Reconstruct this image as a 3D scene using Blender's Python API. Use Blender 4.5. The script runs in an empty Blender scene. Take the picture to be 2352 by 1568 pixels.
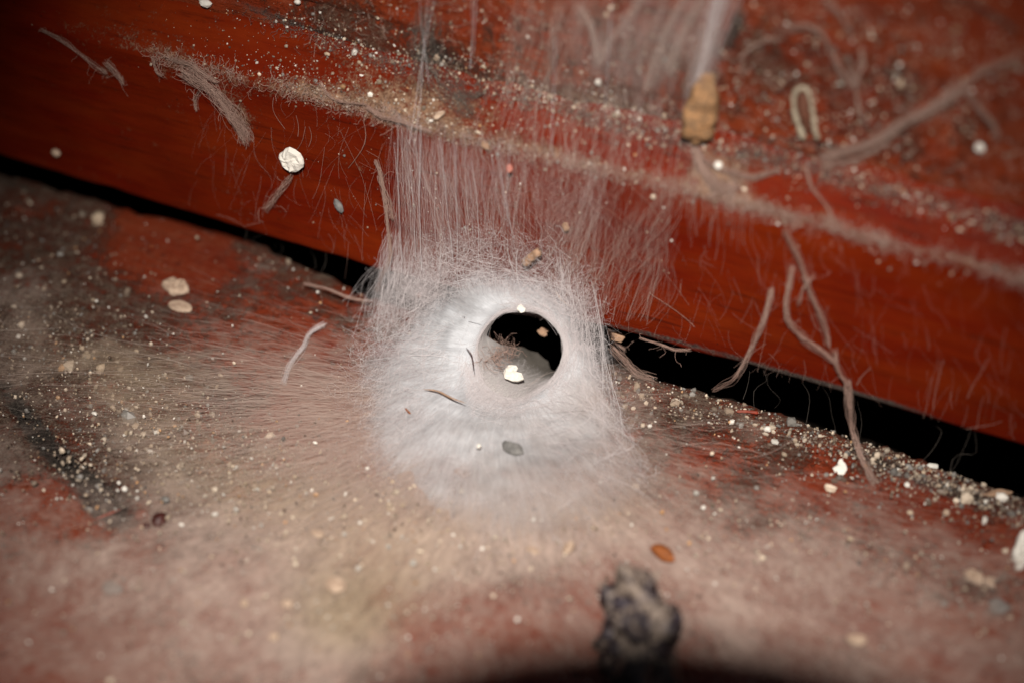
import bpy, math, random
import numpy as np
from mathutils import Vector

# ------------------------------------------------------------------ camera, world, lamp, exposure
sc = bpy.context.scene
sc.unit_settings.system = 'METRIC'
sc.unit_settings.scale_length = 0.01            # 1 unit = 1 cm: a close-up of a few centimetres of timber
COL = sc.collection
TH, PS = math.radians(42.0), math.radians(23.8)
DIST, LENS = 22.0, 60.0
Dv = np.array([-math.sin(PS)*math.cos(TH), math.cos(PS)*math.cos(TH), -math.sin(TH)])
Rv = np.array([math.cos(PS), math.sin(PS), 0.0])
Uv = np.array([-math.sin(PS)*math.sin(TH), math.cos(PS)*math.sin(TH), math.cos(TH)])
CAM = -Dv*DIST
cd = bpy.data.cameras.new('camera'); cam = bpy.data.objects.new('camera', cd); COL.objects.link(cam)
cam.location = Vector(CAM)
cam.rotation_euler = Vector(Dv).to_track_quat('-Z', 'Y').to_euler()
cd.lens = LENS; cd.sensor_width = 36.0; cd.clip_start = 0.05; cd.clip_end = 400
cd.dof.use_dof = True; cd.dof.focus_distance = 21.15; cd.dof.aperture_fstop = 0.085
sc.camera = cam

world = bpy.data.worlds.new('World'); sc.world = world; world.use_nodes = True
wn = world.node_tree.nodes; wl = world.node_tree.links
sky = wn.new('ShaderNodeTexSky'); sky.sky_type = 'NISHITA'; sky.sun_disc = False
sky.sun_elevation = math.radians(50); sky.sun_rotation = math.radians(150)
wl.new(sky.outputs['Color'], wn['Background'].inputs['Color'])
wn['Background'].inputs['Strength'].default_value = 0.006   # dark corner: the flash does the lighting

FLASH = CAM + Uv*4.25 - Rv*.60 - Dv*8.0
ld = bpy.data.lights.new('camera_flash', 'SPOT'); flash = bpy.data.objects.new('camera_flash', ld); COL.objects.link(flash)
flash.location = Vector(FLASH)
AIM = np.array([0.55, -1.45, 0.0])
flash.rotation_euler = Vector(AIM-FLASH).to_track_quat('-Z', 'Y').to_euler()
ld.energy = 73000; ld.color = (1.0, 0.945, 0.875)
ld.shadow_soft_size = 0.16; ld.spot_size = math.radians(35); ld.spot_blend = 1.0

sc.view_settings.view_transform = 'Standard'; sc.view_settings.look = 'None'
sc.view_settings.gamma = 1.0; sc.view_settings.use_curve_mapping = False
sc.view_settings.exposure = 0.0
sc.render.engine = 'CYCLES'
sc.cycles.use_denoising = True
sc.cycles.max_bounces = 5; sc.cycles.diffuse_bounces = 3; sc.cycles.transparent_max_bounces = 24
sc.cycles.use_adaptive_sampling = False
sc.cycles.sample_clamp_indirect = 4.0

# ------------------------------------------------------------------ measuring helpers
rng = np.random.default_rng(11); random.seed(11)
FPX = 2352*LENS/36.0

def ray(X, Y):
    X = np.asarray(X, float); Y = np.asarray(Y, float)
    return Dv + Rv*((X-1176)/FPX)[..., None] + Uv*((784-Y)/FPX)[..., None]

def proj(P):
    q = np.asarray(P, float) - CAM
    dz = q@Dv
    return 1176+FPX*(q@Rv)/dz, 784-FPX*(q@Uv)/dz

def on_z(X, Y, z=0.0):
    r = ray(X, Y); s = (z-CAM[2])/r[..., 2]
    return CAM + r*s[..., None]

def on_y(X, Y, y=0.0):
    r = ray(X, Y); s = (y-CAM[1])/r[..., 1]
    return CAM + r*s[..., None]

BEV = 0.52
_rear = on_z(np.array([-300, 0, 200, 500, 700, 860, 1150, 1400, 1560, 1700, 1850, 2000, 2200, 2352, 2700]),
             np.array([310, 392, 452, 528, 602, 678, 762, 832, 880, 918, 965, 1008, 1085, 1140, 1250]))
_bot = on_y(np.array([-300, 0, 400, 880, 1390, 1700, 2000, 2352, 2700]), np.array([268, 357, 478, 622, 752, 832, 920, 1022, 1125]))
_low = on_y(np.array([-300, 0, 350, 750, 1000, 1300, 1600, 2000, 2352, 2700]), np.array([-55, 28, 128, 228, 292, 370, 440, 545, 640, 735]))
def y_rear(x): return np.interp(x, _rear[:, 0], _rear[:, 1])-1.0*np.exp(-(np.abs(x-.16)/.72)**4)
def z_bot(x): return np.interp(x, _bot[:, 0], _bot[:, 2])
def z_low(x): return np.interp(x, _low[:, 0], _low[:, 2])

def hit(X, Y, h=0.0):
    """photo position (2352 wide) -> point on the boards, raised h off the surface; also the normal"""
    X = np.atleast_1d(np.asarray(X, float)); Y = np.atleast_1d(np.asarray(Y, float))
    h = np.broadcast_to(np.asarray(h, float), X.shape)
    n = len(X)
    nF = np.tile([0, 0, 1.0], (n, 1)); nW = np.tile([0, -1.0, 0], (n, 1)); nB = np.tile([0, -.7071, .7071], (n, 1))
    r = ray(X, Y)
    pf = CAM + r*((h-CAM[2])/r[:, 2])[:, None]
    pw = CAM + r*((-h-CAM[1])/r[:, 1])[:, None]
    zl = z_low(pw[:, 0])
    num = (zl + h*1.414) - (CAM[2]-CAM[1]); den = r[:, 2]-r[:, 1]
    pb = CAM + r*(num/den)[:, None]
    pu = CAM + r*((BEV-h-CAM[1])/r[:, 1])[:, None]
    P = pf.copy(); N = nF.copy()
    m = pw[:, 2] > z_bot(pw[:, 0]) - 0.05
    P[m] = pw[m]; N[m] = nW[m]
    m2 = m & (pw[:, 2] > zl)
    P[m2] = pb[m2]; N[m2] = nB[m2]
    m3 = m2 & (pb[:, 1] > BEV)
    P[m3] = pu[m3]; N[m3] = nW[m3]
    return P, N

def hit1(X, Y, h=0.0):
    P, N = hit([X], [Y], h); return P[0], N[0]

# numpy value noise
_tab = np.random.default_rng(5).random((64, 64, 64))
def vnoise(P):
    P = np.asarray(P, float); i = np.floor(P).astype(int); f = P-i; f = f*f*(3-2*f); i &= 63; j = (i+1) & 63
    def T(a, b, c): return _tab[a, b, c]
    x0, y0, z0 = i[..., 0], i[..., 1], i[..., 2]; x1, y1, z1 = j[..., 0], j[..., 1], j[..., 2]
    fx, fy, fz = f[..., 0], f[..., 1], f[..., 2]
    a = T(x0, y0, z0)*(1-fx)+T(x1, y0, z0)*fx; b = T(x0, y1, z0)*(1-fx)+T(x1, y1, z0)*fx
    c = T(x0, y0, z1)*(1-fx)+T(x1, y0, z1)*fx; d = T(x0, y1, z1)*(1-fx)+T(x1, y1, z1)*fx
    return (a*(1-fy)+b*fy)*(1-fz)+(c*(1-fy)+d*fy)*fz
def fbm(P, o=4):
    s = 0; a = .5; t = 0
    for k in range(o):
        s = s+a*vnoise(np.asarray(P)*2**k+17.3*k); t += a; a *= .5
    return s/t

# ------------------------------------------------------------------ object helpers
def tag(o, label=None, cat=None, group=None, kind=None):
    if label: o['label'] = label
    if cat: o['category'] = cat
    if group: o['group'] = group
    if kind: o['kind'] = kind
    return o

def mesh_obj(name, V, F, mat, parent=None, attrs=None, smooth=True):
    """F: (n,4) or (n,3) int array"""
    me = bpy.data.meshes.new(name)
    V = np.ascontiguousarray(V, np.float32); F = np.ascontiguousarray(F, np.int32)
    n, k = F.shape
    me.vertices.add(len(V)); me.vertices.foreach_set('co', V.ravel())
    me.loops.add(n*k); me.loops.foreach_set('vertex_index', F.ravel())
    me.polygons.add(n); me.polygons.foreach_set('loop_start', np.arange(0, n*k, k, dtype=np.int32))
    me.polygons.foreach_set('loop_total', np.full(n, k, np.int32))
    me.polygons.foreach_set('use_smooth', np.full(n, smooth))
    for an, arr in (attrs or {}).items():
        arr = np.asarray(arr, np.float32)
        if arr.ndim == 1:
            a = me.attributes.new(an, 'FLOAT', 'POINT'); a.data.foreach_set('value', arr)
        else:
            a = me.attributes.new(an, 'FLOAT_VECTOR', 'POINT'); a.data.foreach_set('vector', arr.ravel())
    me.update(calc_edges=True); me.validate()
    if mat: me.materials.append(mat)
    o = bpy.data.objects.new(name, me); COL.objects.link(o)
    if parent: o.parent = parent; 
    return o

def empty(name, loc):
    o = bpy.data.objects.new(name, None); COL.objects.link(o); o.location = Vector(loc); o.empty_display_size = .2
    return o

def grid_faces(nu, nv, wrap=False):
    a = np.arange(nu*nv).reshape(nu, nv)
    if wrap: a = np.vstack([a, a[:1]])
    return np.stack([a[:-1, :-1], a[1:, :-1], a[1:, 1:], a[:-1, 1:]], -1).reshape(-1, 4)

def tubes(paths, rad, sides=3):
    """(N,K,3) paths, (N,) or (N,K) radii -> verts, quads"""
    paths = np.asarray(paths, float); N, K, _ = paths.shape
    rad = np.asarray(rad, float)
    if rad.ndim == 1: rad = np.repeat(rad[:, None], K, 1)
    t = np.gradient(paths, axis=1); t /= np.linalg.norm(t, axis=2, keepdims=True)+1e-9
    ref = np.tile([0.31, 0.52, 0.79], (N, K, 1))
    a = np.cross(t, ref); a /= np.linalg.norm(a, axis=2, keepdims=True)+1e-9
    b = np.cross(t, a)
    V = []
    for s in range(sides):
        g = 2*math.pi*s/sides
        V.append(paths+(a*math.cos(g)+b*math.sin(g))*rad[..., None])
    V = np.stack(V, 2)                               # N,K,S,3
    idx = np.arange(N*K*sides).reshape(N, K, sides)
    F = []
    for s in range(sides):
        q = (s+1) % sides
        F.append(np.stack([idx[:, :-1, s], idx[:, 1:, s], idx[:, 1:, q], idx[:, :-1, q]], -1).reshape(-1, 4))
    return V.reshape(-1, 3), np.vstack(F)

def merge(parts):
    V, F, o = [], [], 0
    for v, f in parts:
        V.append(v); F.append(f+o); o += len(v)
    return np.vstack(V), np.vstack(F)

def interp_path(pts, K):
    """smooth resample of a polyline"""
    pts = np.asarray(pts, float); L = np.r_[0, np.cumsum(np.linalg.norm(np.diff(pts, axis=0), axis=1))]
    s = np.linspace(0, L[-1], K)
    out = np.stack([np.interp(s, L, pts[:, i]) for i in range(pts.shape[1])], 1)
    for _ in range(2):
        out[1:-1] = (out[:-2]+2*out[1:-1]+out[2:])/4
    return out

def wiggle(paths, amp, freq, seed):
    r = np.random.default_rng(seed); N, K, _ = paths.shape
    off = r.random((N, 1, 3))*50
    q = paths*freq+off
    n = np.stack([vnoise(q), vnoise(q+31.7), vnoise(q+63.1)], -1)-.5
    return paths+n*amp*2

# ------------------------------------------------------------------ materials
def mat_new(name):
    m = bpy.data.materials.new(name); m.use_nodes = True
    nt = m.node_tree; nt.nodes.clear()
    return m, nt.nodes, nt.links

class NB:
    def __init__(s, name):
        s.m, s.n, s.l = mat_new(name)
    def add(s, t, **kw):
        x = s.n.new(t)
        for k, v in kw.items(): setattr(x, k, v)
        return x
    def put(s, inp, v):
        if isinstance(v, bpy.types.NodeSocket): s.l.new(v, inp)
        else: inp.default_value = v
    def math(s, op, a, b=0.0, clamp=False):
        x = s.add('ShaderNodeMath', operation=op, use_clamp=clamp); s.put(x.inputs[0], a); s.put(x.inputs[1], b); return x.outputs[0]
    def mix(s, f, a, b):
        x = s.add('ShaderNodeMix', data_type='RGBA'); s.put(x.inputs[0], f)
        s.put(x.inputs[6], a if isinstance(a, bpy.types.NodeSocket) else (*a, 1)); s.put(x.inputs[7], b if isinstance(b, bpy.types.NodeSocket) else (*b, 1)); return x.outputs[2]
    def ramp(s, v, lo, hi):
        x = s.add('ShaderNodeMapRange'); x.clamp = True; s.put(x.inputs[0], v); s.put(x.inputs[1], lo); s.put(x.inputs[2], hi); return x.outputs[0]
    def noise(s, scale, detail=4, rough=.6, vec=None, stretch=None):
        x = s.add('ShaderNodeTexNoise'); x.inputs['Scale'].default_value = scale; x.inputs['Detail'].default_value = detail; x.inputs['Roughness'].default_value = rough
        if vec is None: vec = s.add('ShaderNodeTexCoord').outputs['Object']
        if stretch:
            mp = s.add('ShaderNodeMapping'); mp.inputs['Scale'].default_value = stretch; s.l.new(vec, mp.inputs['Vector']); vec = mp.outputs['Vector']
        s.l.new(vec, x.inputs['Vector']); return x.outputs['Fac']
    def attr(s, name, vec=False):
        x = s.add('ShaderNodeAttribute', attribute_name=name); return x.outputs['Vector' if vec else 'Fac']
    def out(s, sh): 
        o = s.add('ShaderNodeOutputMaterial'); s.l.new(sh, o.inputs['Surface']); return s.m
    def bump(s, h, strength, dist=.02):
        x = s.add('ShaderNodeBump'); x.inputs['Strength'].default_value = strength; x.inputs['Distance'].default_value = dist; s.l.new(h, x.inputs['Height']); return x.outputs['Normal']
    def bsdf(s, col, rough, normal=None, spec=.5):
        x = s.add('ShaderNodeBsdfPrincipled'); s.put(x.inputs['Base Color'], col if isinstance(col, bpy.types.NodeSocket) else (*col, 1)); s.put(x.inputs['Roughness'], rough)
        x.inputs['Specular IOR Level'].default_value = spec
        if normal: s.l.new(normal, x.inputs['Normal'])
        return x.outputs[0]

def painted_wood(name, base, dark, orange, dustcol, rough=.42, dust_gain=1.0, pits=False, streak=False):
    b = NB(name)
    grain = b.noise(1.1, 7, .6, stretch=(.35, 1.6, 1.8))
    fine = b.noise(8, 6, .7, stretch=(.22, 1.6, 1.9))
    big = b.noise(.55, 4, .55)
    c = b.mix(b.ramp(grain, .38, .66), base, orange)
    c = b.mix(b.math('MULTIPLY', b.ramp(fine, .50, .75), .35), c, dark)
    c = b.mix(b.math('MULTIPLY', b.ramp(big, .35, .7), .45), c, dark)
    if pits:
        pt = b.noise(4.5, 4, .6); c = b.mix(b.math('MULTIPLY', b.ramp(pt, .62, .70), .6), c, (.03, .006, .006)); mot = b.noise(6.5, 6, .8); c = b.mix(b.math('MULTIPLY', b.ramp(mot, .48, .70), .30), c, (.20, .105, .065))
    if streak:
        sk = b.noise(2.2, 7, .75, stretch=(.35, 1, 5.5)); c = b.mix(b.math('MULTIPLY', b.ramp(sk, .56, .66), .6), c, (.022, .003, .002)); sp = b.noise(11, 3, .6); c = b.mix(b.math('MULTIPLY', b.ramp(sp, .68, .74), .7), c, (.02, .006, .004))
    # dirt and some painted shade laid by hand (attribute) broken up by noise
    dust = b.attr('dust'); dk = b.attr('grime_shade')
    n1 = b.noise(9, 6, .72); n2 = b.noise(34, 5, .75); n3 = b.noise(2.2, 5, .7)
    nn = b.math('ADD', b.math('MULTIPLY', n1, .38), b.math('ADD', b.math('MULTIPLY', n2, .37), b.math('MULTIPLY', n3, .25)))
    # threshold falls as the dust grows
    f = b.math('ADD', dust, b.math('MULTIPLY', b.math('SUBTRACT', nn, .5), 2.7))
    f = b.ramp(f, .30, .62)
    f = b.math('MULTIPLY', f, .88*dust_gain)
    n4 = b.noise(5, 5, .75)
    dc = b.mix(b.ramp(b.math('ADD', b.math('MULTIPLY', n2, .5), b.math('MULTIPLY', n4, .5)), .42, .60), tuple(x*.28 for x in dustcol), dustcol)
    c = b.mix(f, c, dc)
    g = b.ramp(b.math('SUBTRACT', b.math('ADD', dk, n1), .82), -.1, .25)
    gc = b.mix(b.ramp(n2, .4, .6), (.018, .016, .016), (.07, .065, .055))
    c = b.mix(b.math('MULTIPLY', g, .9), c, gc)
    h = b.math('ADD', b.math('MULTIPLY', fine, .6), b.math('ADD', b.math('MULTIPLY', n2, b.math('MULTIPLY', f, 1.4)), b.math('MULTIPLY', n1, .5)))
    nm = b.bump(h, 1.0 if pits else .55, .07 if pits else .03)
    r = b.math('ADD', b.math('MULTIPLY', f, .5), b.math('ADD', b.math('MULTIPLY', n1, .2), rough-.1), clamp=True)
    return b.out(b.bsdf(c, r, nm, .02 if streak else .08))

M = {}
M['face'] = painted_wood('red_gloss_paint', (.100, .0066, .0016), (.040, .0026, .0010), (.138, .0155, .0026), (.27, .165, .105), .44, streak=True)
M['upper'] = painted_wood('rough_red_paint', (.165, .0215, .0058), (.06, .007, .003), (.20, .033, .008), (.25, .15, .105), .62, pits=True)
M['ledge'] = painted_wood('worn_red_ledge_paint', (.150, .0190, .0065), (.055, .007, .004), (.18, .030, .009), (.24, .175, .13), .55, pits=True)

def plain(name, col, rough=.8, noise_scale=20, var=.35, bump=.4, col2=None):
    b = NB(name)
    n = b.noise(noise_scale, 5, .65)
    c = b.mix(b.ramp(n, .35, .68), tuple(x*(1-var) for x in (col2 or col)), col)
    return b.out(b.bsdf(c, rough, b.bump(n, bump, .02), .3))
M['void'] = plain('dark_gap_lining', (.03, .012, .009), .9)  # near-black, so the added lining keeps the gap dark
M['black_plastic'] = plain('black_plastic', (.012, .012, .012), .6)
M['plaster'] = plain('white_plaster', (.64, .60, .54), .85, 9, .10, .8)
M['cream'] = plain('cream_paint_flake', (.46, .34, .25), .8, 9, .4, .6, (.4, .27, .19))
M['tan'] = plain('tan_fibre', (.36, .22, .14), .8, 14, .4, .6)
M['orange'] = plain('orange_crumb', (.26, .075, .015), .75, 14, .5, .6)
M['maroon'] = plain('dark_red_crumb', (.055, .008, .005), .5, 10, .5, .6)
M['redwood'] = plain('red_splinter_wood', (.26, .035, .015), .6, 14, .5, .6)
M['greylump'] = plain('grey_fibre', (.20, .19, .18), .9, 10, .6, .8)
M['pink'] = plain('pink_flake', (.55, .2, .15), .7, 10, .3, .6)

def case_mat():
    b = NB('insect_case_silk')
    n = b.noise(7, 6, .7); m = b.noise(22, 4, .7)
    c = b.mix(b.ramp(n, .4, .62), (.20, .115, .06), (.36, .185, .08))
    c = b.mix(b.math('MULTIPLY', b.ramp(m, .48, .60), .7), c, (.07, .045, .03))
    return b.out(b.bsdf(c, .85, b.bump(m, .8, .03), .2))
M['case'] = case_mat()

def lump_mat():
    b = NB('mottled_husk')
    n = b.noise(3.6, 4, .6); m = b.noise(9, 4, .6)
    c = b.mix(b.ramp(n, .46, .55), (.012, .005, .006), (.19, .145, .115))
    c = b.mix(b.math('MULTIPLY', b.ramp(m, .5, .7), .35), c, (.13, .12, .16))
    return b.out(b.bsdf(c, .6, b.bump(m, .8, .05), .4))
M['lump'] = lump_mat()

def silk_thread(name, col, transl=.35, alpha=1.0):
    b = NB(name)
    d = b.add('ShaderNodeBsdfDiffuse'); d.inputs['Color'].default_value = (*col, 1)
    t = b.add('ShaderNodeBsdfTranslucent'); t.inputs['Color'].default_value = (*col, 1)
    x = b.add('ShaderNodeMixShader'); x.inputs[0].default_value = transl
    b.l.new(d.outputs[0], x.inputs[1]); b.l.new(t.outputs[0], x.inputs[2])
    sh = x.outputs[0]
    if alpha < 1:
        tr = b.add('ShaderNodeBsdfTransparent'); y = b.add('ShaderNodeMixShader'); y.inputs[0].default_value = alpha
        b.l.new(tr.outputs[0], y.inputs[1]); b.l.new(sh, y.inputs[2]); sh = y.outputs[0]
    return b.out(sh)
M['thread'] = silk_thread('silk_thread', (.78, .73, .73), .35, .36)
M['thread_fine'] = silk_thread('fine_silk_thread', (.62, .50, .44), .35, .21)
M['thread_thin'] = silk_thread('curtain_silk_thread', (.78, .66, .62), .35, .27)
M['thread_white'] = silk_thread('bright_silk_thread', (.8, .78, .8), .2, .75)
M['thread_dusty'] = silk_thread('dusty_silk_thread', (.42, .285, .235), .2, .8)
M['thread_grey'] = silk_thread('grey_dusty_thread', (.17, .145, .125), .2, .5)

def silk_sheet(name, col, lo, hi, fscale=3.0, warm=None, con=1.5):
    """woven silk: an attribute says how thick, streaks along the flow attribute say where the fibres lie"""
    b = NB(name)
    flow = b.attr('flow', True); dens = b.attr('dens')
    s1 = b.noise(fscale, 6, .7, vec=flow); s2 = b.noise(fscale*3.1, 4, .7, vec=flow); n = b.noise(1.6, 4, .6); w = b.noise(26, 5, .8)
    st = b.math('ADD', b.math('MULTIPLY', s1, .42), b.math('ADD', b.math('MULTIPLY', s2, .25), b.math('ADD', b.math('MULTIPLY', n, .15), b.math('MULTIPLY', w, .18))))
    a = b.math('SUBTRACT', b.math('ADD', b.math('MULTIPLY', dens, 1.0), b.math('MULTIPLY', st, con)), con*.5)
    a = b.math('MULTIPLY', a, 1.0, clamp=True)
    a = b.math('MULTIPLY', a, b.ramp(dens, 0.0, .16))
    a = b.math('MULTIPLY', a, b.ramp(a, -.001, .35)) if False else a
    c = b.mix(b.ramp(s2, .35, .65), tuple(x*.86 for x in col), col)
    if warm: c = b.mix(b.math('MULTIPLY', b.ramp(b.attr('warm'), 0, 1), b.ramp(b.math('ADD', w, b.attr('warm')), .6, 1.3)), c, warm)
    d = b.add('ShaderNodeBsdfDiffuse'); b.l.new(c, d.inputs['Color'])
    nm = b.bump(st, .35, .03); b.l.new(nm, d.inputs['Normal'])
    t = b.add('ShaderNodeBsdfTranslucent'); b.l.new(c, t.inputs['Color'])
    x = b.add('ShaderNodeMixShader'); x.inputs[0].default_value = .28
    b.l.new(d.outputs[0], x.inputs[1]); b.l.new(t.outputs[0], x.inputs[2])
    tr = b.add('ShaderNodeBsdfTransparent'); y = b.add('ShaderNodeMixShader'); b.l.new(a, y.inputs[0])
    b.l.new(tr.outputs[0], y.inputs[1]); b.l.new(x.outputs[0], y.inputs[2])
    return b.out(y.outputs[0])
M['funnel'] = silk_sheet('dense_white_silk', (.61, .62, .645), 0, 1, 3.0, warm=(.45, .38, .35))
M['tube'] = silk_sheet('grey_tube_silk', (.62, .59, .575), 0, 1, 3.0, warm=(.13, .115, .10))  # warm here is the dark grey painted on deeper in
M['sheet'] = silk_sheet('thin_dusty_silk_sheet', (.51, .385, .325), 0, 1, 2.0, warm=(.44, .335, .235), con=2.2)
M['veil'] = silk_sheet('pinkish_silk_veil', (.46, .35, .33), 0, 1, 2.6, con=2.4)

def grain_mat():
    b = NB('mineral_grains')
    a = b.add('ShaderNodeAttribute', attribute_name='tint')
    return b.out(b.bsdf(a.outputs['Color'], .55, None, .5))
M['grains'] = grain_mat()

# ------------------------------------------------------------------ photo-space maps used to lay dust and silk on the surfaces
def field(ctrl, sig):
    c = np.array(ctrl, float)
    def f(X, Y):
        num = np.zeros_like(X); den = np.zeros_like(X)+1e-9
        for x, y, w in c:
            k = np.exp(-(((X-x)/sig)**2+((Y-y)/(sig*.75))**2)); num += k*w; den += k
        return num/den
    return f
def blobs(lst):
    def f(X, Y):
        s = np.zeros_like(X)
        for x, y, rx, ry, ang, w in lst:
            a = math.radians(ang); dx = X-x; dy = Y-y
            u = (dx*math.cos(a)+dy*math.sin(a))/rx; v = (-dx*math.sin(a)+dy*math.cos(a))/ry
            s += w*np.exp(-(u*u+v*v))
        return s
    return f

sheet_ctrl = [(0, 480, .15), (150, 560, .2), (330, 600, .02), (450, 600, .05), (620, 600, .1), (760, 680, .12), (120, 700, .25), (400, 720, .15),
 (600, 760, .22), (780, 780, .36), (60, 900, .35), (250, 900, .38), (450, 900, .32), (650, 900, .34), (820, 900, .5), (0, 1050, .35), (170, 1060, .05), (60, 950, .1), (240, 1150, .08),
 (350, 1020, .5), (550, 1020, .45), (720, 1020, .42), (850, 1040, .6), (950, 980, .8), (1150, 1050, .85), (1300, 1050, .8), (1420, 1060, .6),
 (80, 1180, .28), (260, 1180, .25), (450, 1150, .62), (650, 1150, .66), (850, 1180, .72), (1000, 1180, .8), (1150, 1170, .85), (1350, 1180, .72),
 (1500, 1100, .5), (1560, 1180, .55), (1650, 1000, .22), (1700, 1120, .32), (1850, 1150, .3), (1780, 1060, .16), (1900, 1080, .08), (1990, 1130, .35),
 (2120, 1130, .03), (2250, 1150, .02), (2050, 1200, .3), (2200, 1230, .08), (2340, 1230, .03), (1750, 1220, .4), (1950, 1260, .36), (2150, 1300, .34), (2340, 1330, .28),
 (100, 1330, .34), (300, 1330, .4), (500, 1300, .56), (700, 1280, .66), (900, 1290, .66), (1080, 1260, .66), (1250, 1240, .66), (1400, 1230, .62),
 (1560, 1270, .58), (1700, 1330, .56), (1900, 1380, .5), (2100, 1430, .42), (2300, 1450, .4),
 (80, 1480, .3), (300, 1480, .38), (520, 1450, .48), (700, 1420, .6), (840, 1400, .62), (1000, 1420, .46), (1180, 1380, .44), (1350, 1380, .45), (1520, 1420, .46), (1700, 1470, .5),
 (1900, 1500, .46), (2150, 1540, .36), (600, 1560, .4), (900, 1560, .4), (1200, 1540, .42), (1500, 1560, .4), (0, 1600, .22), (2352, 1600, .3)]
F_sheet = field(sheet_ctrl, 95)
dust_ctrl = [(0, 480, .62), (150, 560, .65), (330, 590, .16), (430, 600, .08), (600, 570, .5), (760, 650, .55), (850, 690, .5), (120, 700, .62), (280, 700, .5), (420, 740, .42),
 (600, 760, .3), (780, 800, .25), (60, 860, .72), (250, 860, .66), (420, 900, .5), (620, 900, .25), (0, 1010, .6), (170, 1010, .5), (330, 1000, .62), (500, 1000, .42), (680, 1020, .2),
 (450, 1150, .5), (650, 1150, .4), (80, 1200, .12), (280, 1250, .2), (900, 1250, .4), (1200, 1250, .5), (1450, 980, .5), (1560, 930, .66), (1700, 960, .5), (1650, 1050, .2),
 (1850, 1010, .55), (2000, 1060, .5), (2200, 1130, .5), (2330, 1180, .5), (1900, 1100, .1), (2120, 1170, .08), (2300, 1250, .1), (1700, 1180, .3), (1900, 1240, .3), (2100, 1290, .4),
 (2280, 1330, .5), (2000, 1400, .2), (2300, 1460, .25), (1600, 1400, .3), (1300, 1400, .1), (1100, 1450, .1), (800, 1400, .5), (500, 1400, .25), (200, 1400, .1), (100, 1530, .12), (900, 1560, .3)]
F_dust = field(dust_ctrl, 90)
F_grime = blobs([(50, 940, 110, 26, 52, .7), (150, 1060, 120, 30, 42, .8), (245, 1160, 75, 46, 35, .9), (300, 1260, 70, 9, 62, .25), (370, 1300, 60, 12, 45, .3), (258, 1355, 34, 20, 0, .5),
 (60, 600, 60, 30, 20, .3), (30, 420, 80, 30, 15, .3), (1990, 1050, 130, 22, 20, .35), (2200, 1130, 170, 26, 22, .55), (2050, 1250, 60, 20, 10, .25), (1880, 1210, 50, 40, 0, .25),
 (2150, 1370, 60, 22, 20, .4), (2292, 1400, 40, 20, 0, .55), (1450, 860, 90, 25, 15, .5), (960, 700, 90, 30, 10, .4)])

# ------------------------------------------------------------------ setting: ledge, boards, void
def axis(lo, hi, step, far):
    core = np.arange(lo, hi+1e-6, step)
    return np.r_[-far, lo-6, core, hi+6, far]

# ledge (horizontal board under the web)
xs = axis(-9.5, 9.0, .05, 40.0)
vs = np.r_[0, np.cumsum(np.linspace(.03, .075, 140))]
vs = np.r_[vs, vs[-1]+2, vs[-1]+8, vs[-1]+16]
Xg, Vg = np.meshgrid(xs, vs, indexing='ij')
edge = y_rear(Xg)+(fbm(np.stack([Xg*2.2, Xg*0+3, Xg*0], -1), 5)-.5)*.16
edge = edge+(vnoise(np.stack([Xg*9, Xg*0, Xg*0], -1))-.5)*.10*(vnoise(np.stack([Xg*1.3, Xg*0+5, Xg*0], -1)) > .45)
Yg = edge*np.exp(-Vg*0.6)-Vg
Zg = (fbm(np.stack([Xg*.6, Yg*.9, Xg*0], -1), 3)-.5)*.10
px, py = proj(np.stack([Xg, Yg, Zg*0], -1))
dustm = np.clip(F_dust(px, py)*.85+(fbm(np.stack([Xg*1.1, Yg*1.3, Xg*0+7], -1), 4)-.5)*.5, 0, 1); grm = np.clip(F_grime(px, py), 0, 1)
Zg += (fbm(np.stack([Xg*7, Yg*7, Xg*0+9], -1), 4)-.5)*.10*dustm
Zg -= .10*np.clip(grm-.3, 0, 1)
lip = np.exp(-(Vg/.05)**2); Zg -= lip*.05
top = np.stack([Xg, Yg, Zg], -1)
side = []                                            # rear edge drops away into the gap
for k, dz in enumerate((.12, .4, 1.8)):
    s_ = top[:, 0, :].copy(); s_[:, 2] -= dz; s_[:, 1] += (fbm(np.stack([s_[:, 0]*4, s_[:, 2]*4, s_[:, 0]*0+k], -1), 3)-.5)*.08-.02*k
    side.insert(0, s_)
grid = np.concatenate([np.stack(side, 1), top], 1)
nu, nv = grid.shape[:2]
pad = lambda a: np.concatenate([np.repeat(a[:, :1], 3, 1), a], 1)
ledge = mesh_obj('ledge_board', grid.reshape(-1, 3), grid_faces(nu, nv), M['ledge'], attrs={'dust': pad(dustm).ravel(), 'grime_shade': pad(grm).ravel()})
tag(ledge, 'dusty dark red ledge board lying under the funnel web', 'board')

# front board: face and bevel
rim_line = lambda X: np.interp(X, [0, 350, 750, 1000, 1300, 1600, 2000, 2352], [28, 128, 228, 292, 370, 440, 545, 640])
F_face_dust = blobs([(480, 160, 170, 26, 16, .32), (700, 215, 120, 28, 14, .42), (860, 250, 140, 26, 16, .5), (1050, 305, 130, 30, 16, .42), (1250, 350, 110, 22, 15, .42), (1450, 405, 110, 20, 15, .35),
 (1640, 420, 60, 60, 10, .5), (1750, 480, 120, 18, 15, .45), (1980, 545, 130, 13, 15, .32), (2200, 600, 130, 12, 15, .3), (560, 270, 26, 46, -35, .42), (520, 215, 26, 40, -40, .35), (250, 165, 24, 30, -30, .3),
 (380, 170, 24, 20, 0, .3), (420, 480, 60, 18, 20, .28), (1000, 230, 130, 40, 15, .28), (1100, 430, 170, 160, 0, .14), (1780, 855, 150, 9, 16, .28), (2050, 520, 200, 40, 15, .04), (1650, 400, 250, 50, 15, .18), (2290, 590, 100, 40, 15, .03), (900, 200, 200, 40, 16, .2), (300, 90, 250, 30, 16, .14)])
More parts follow.
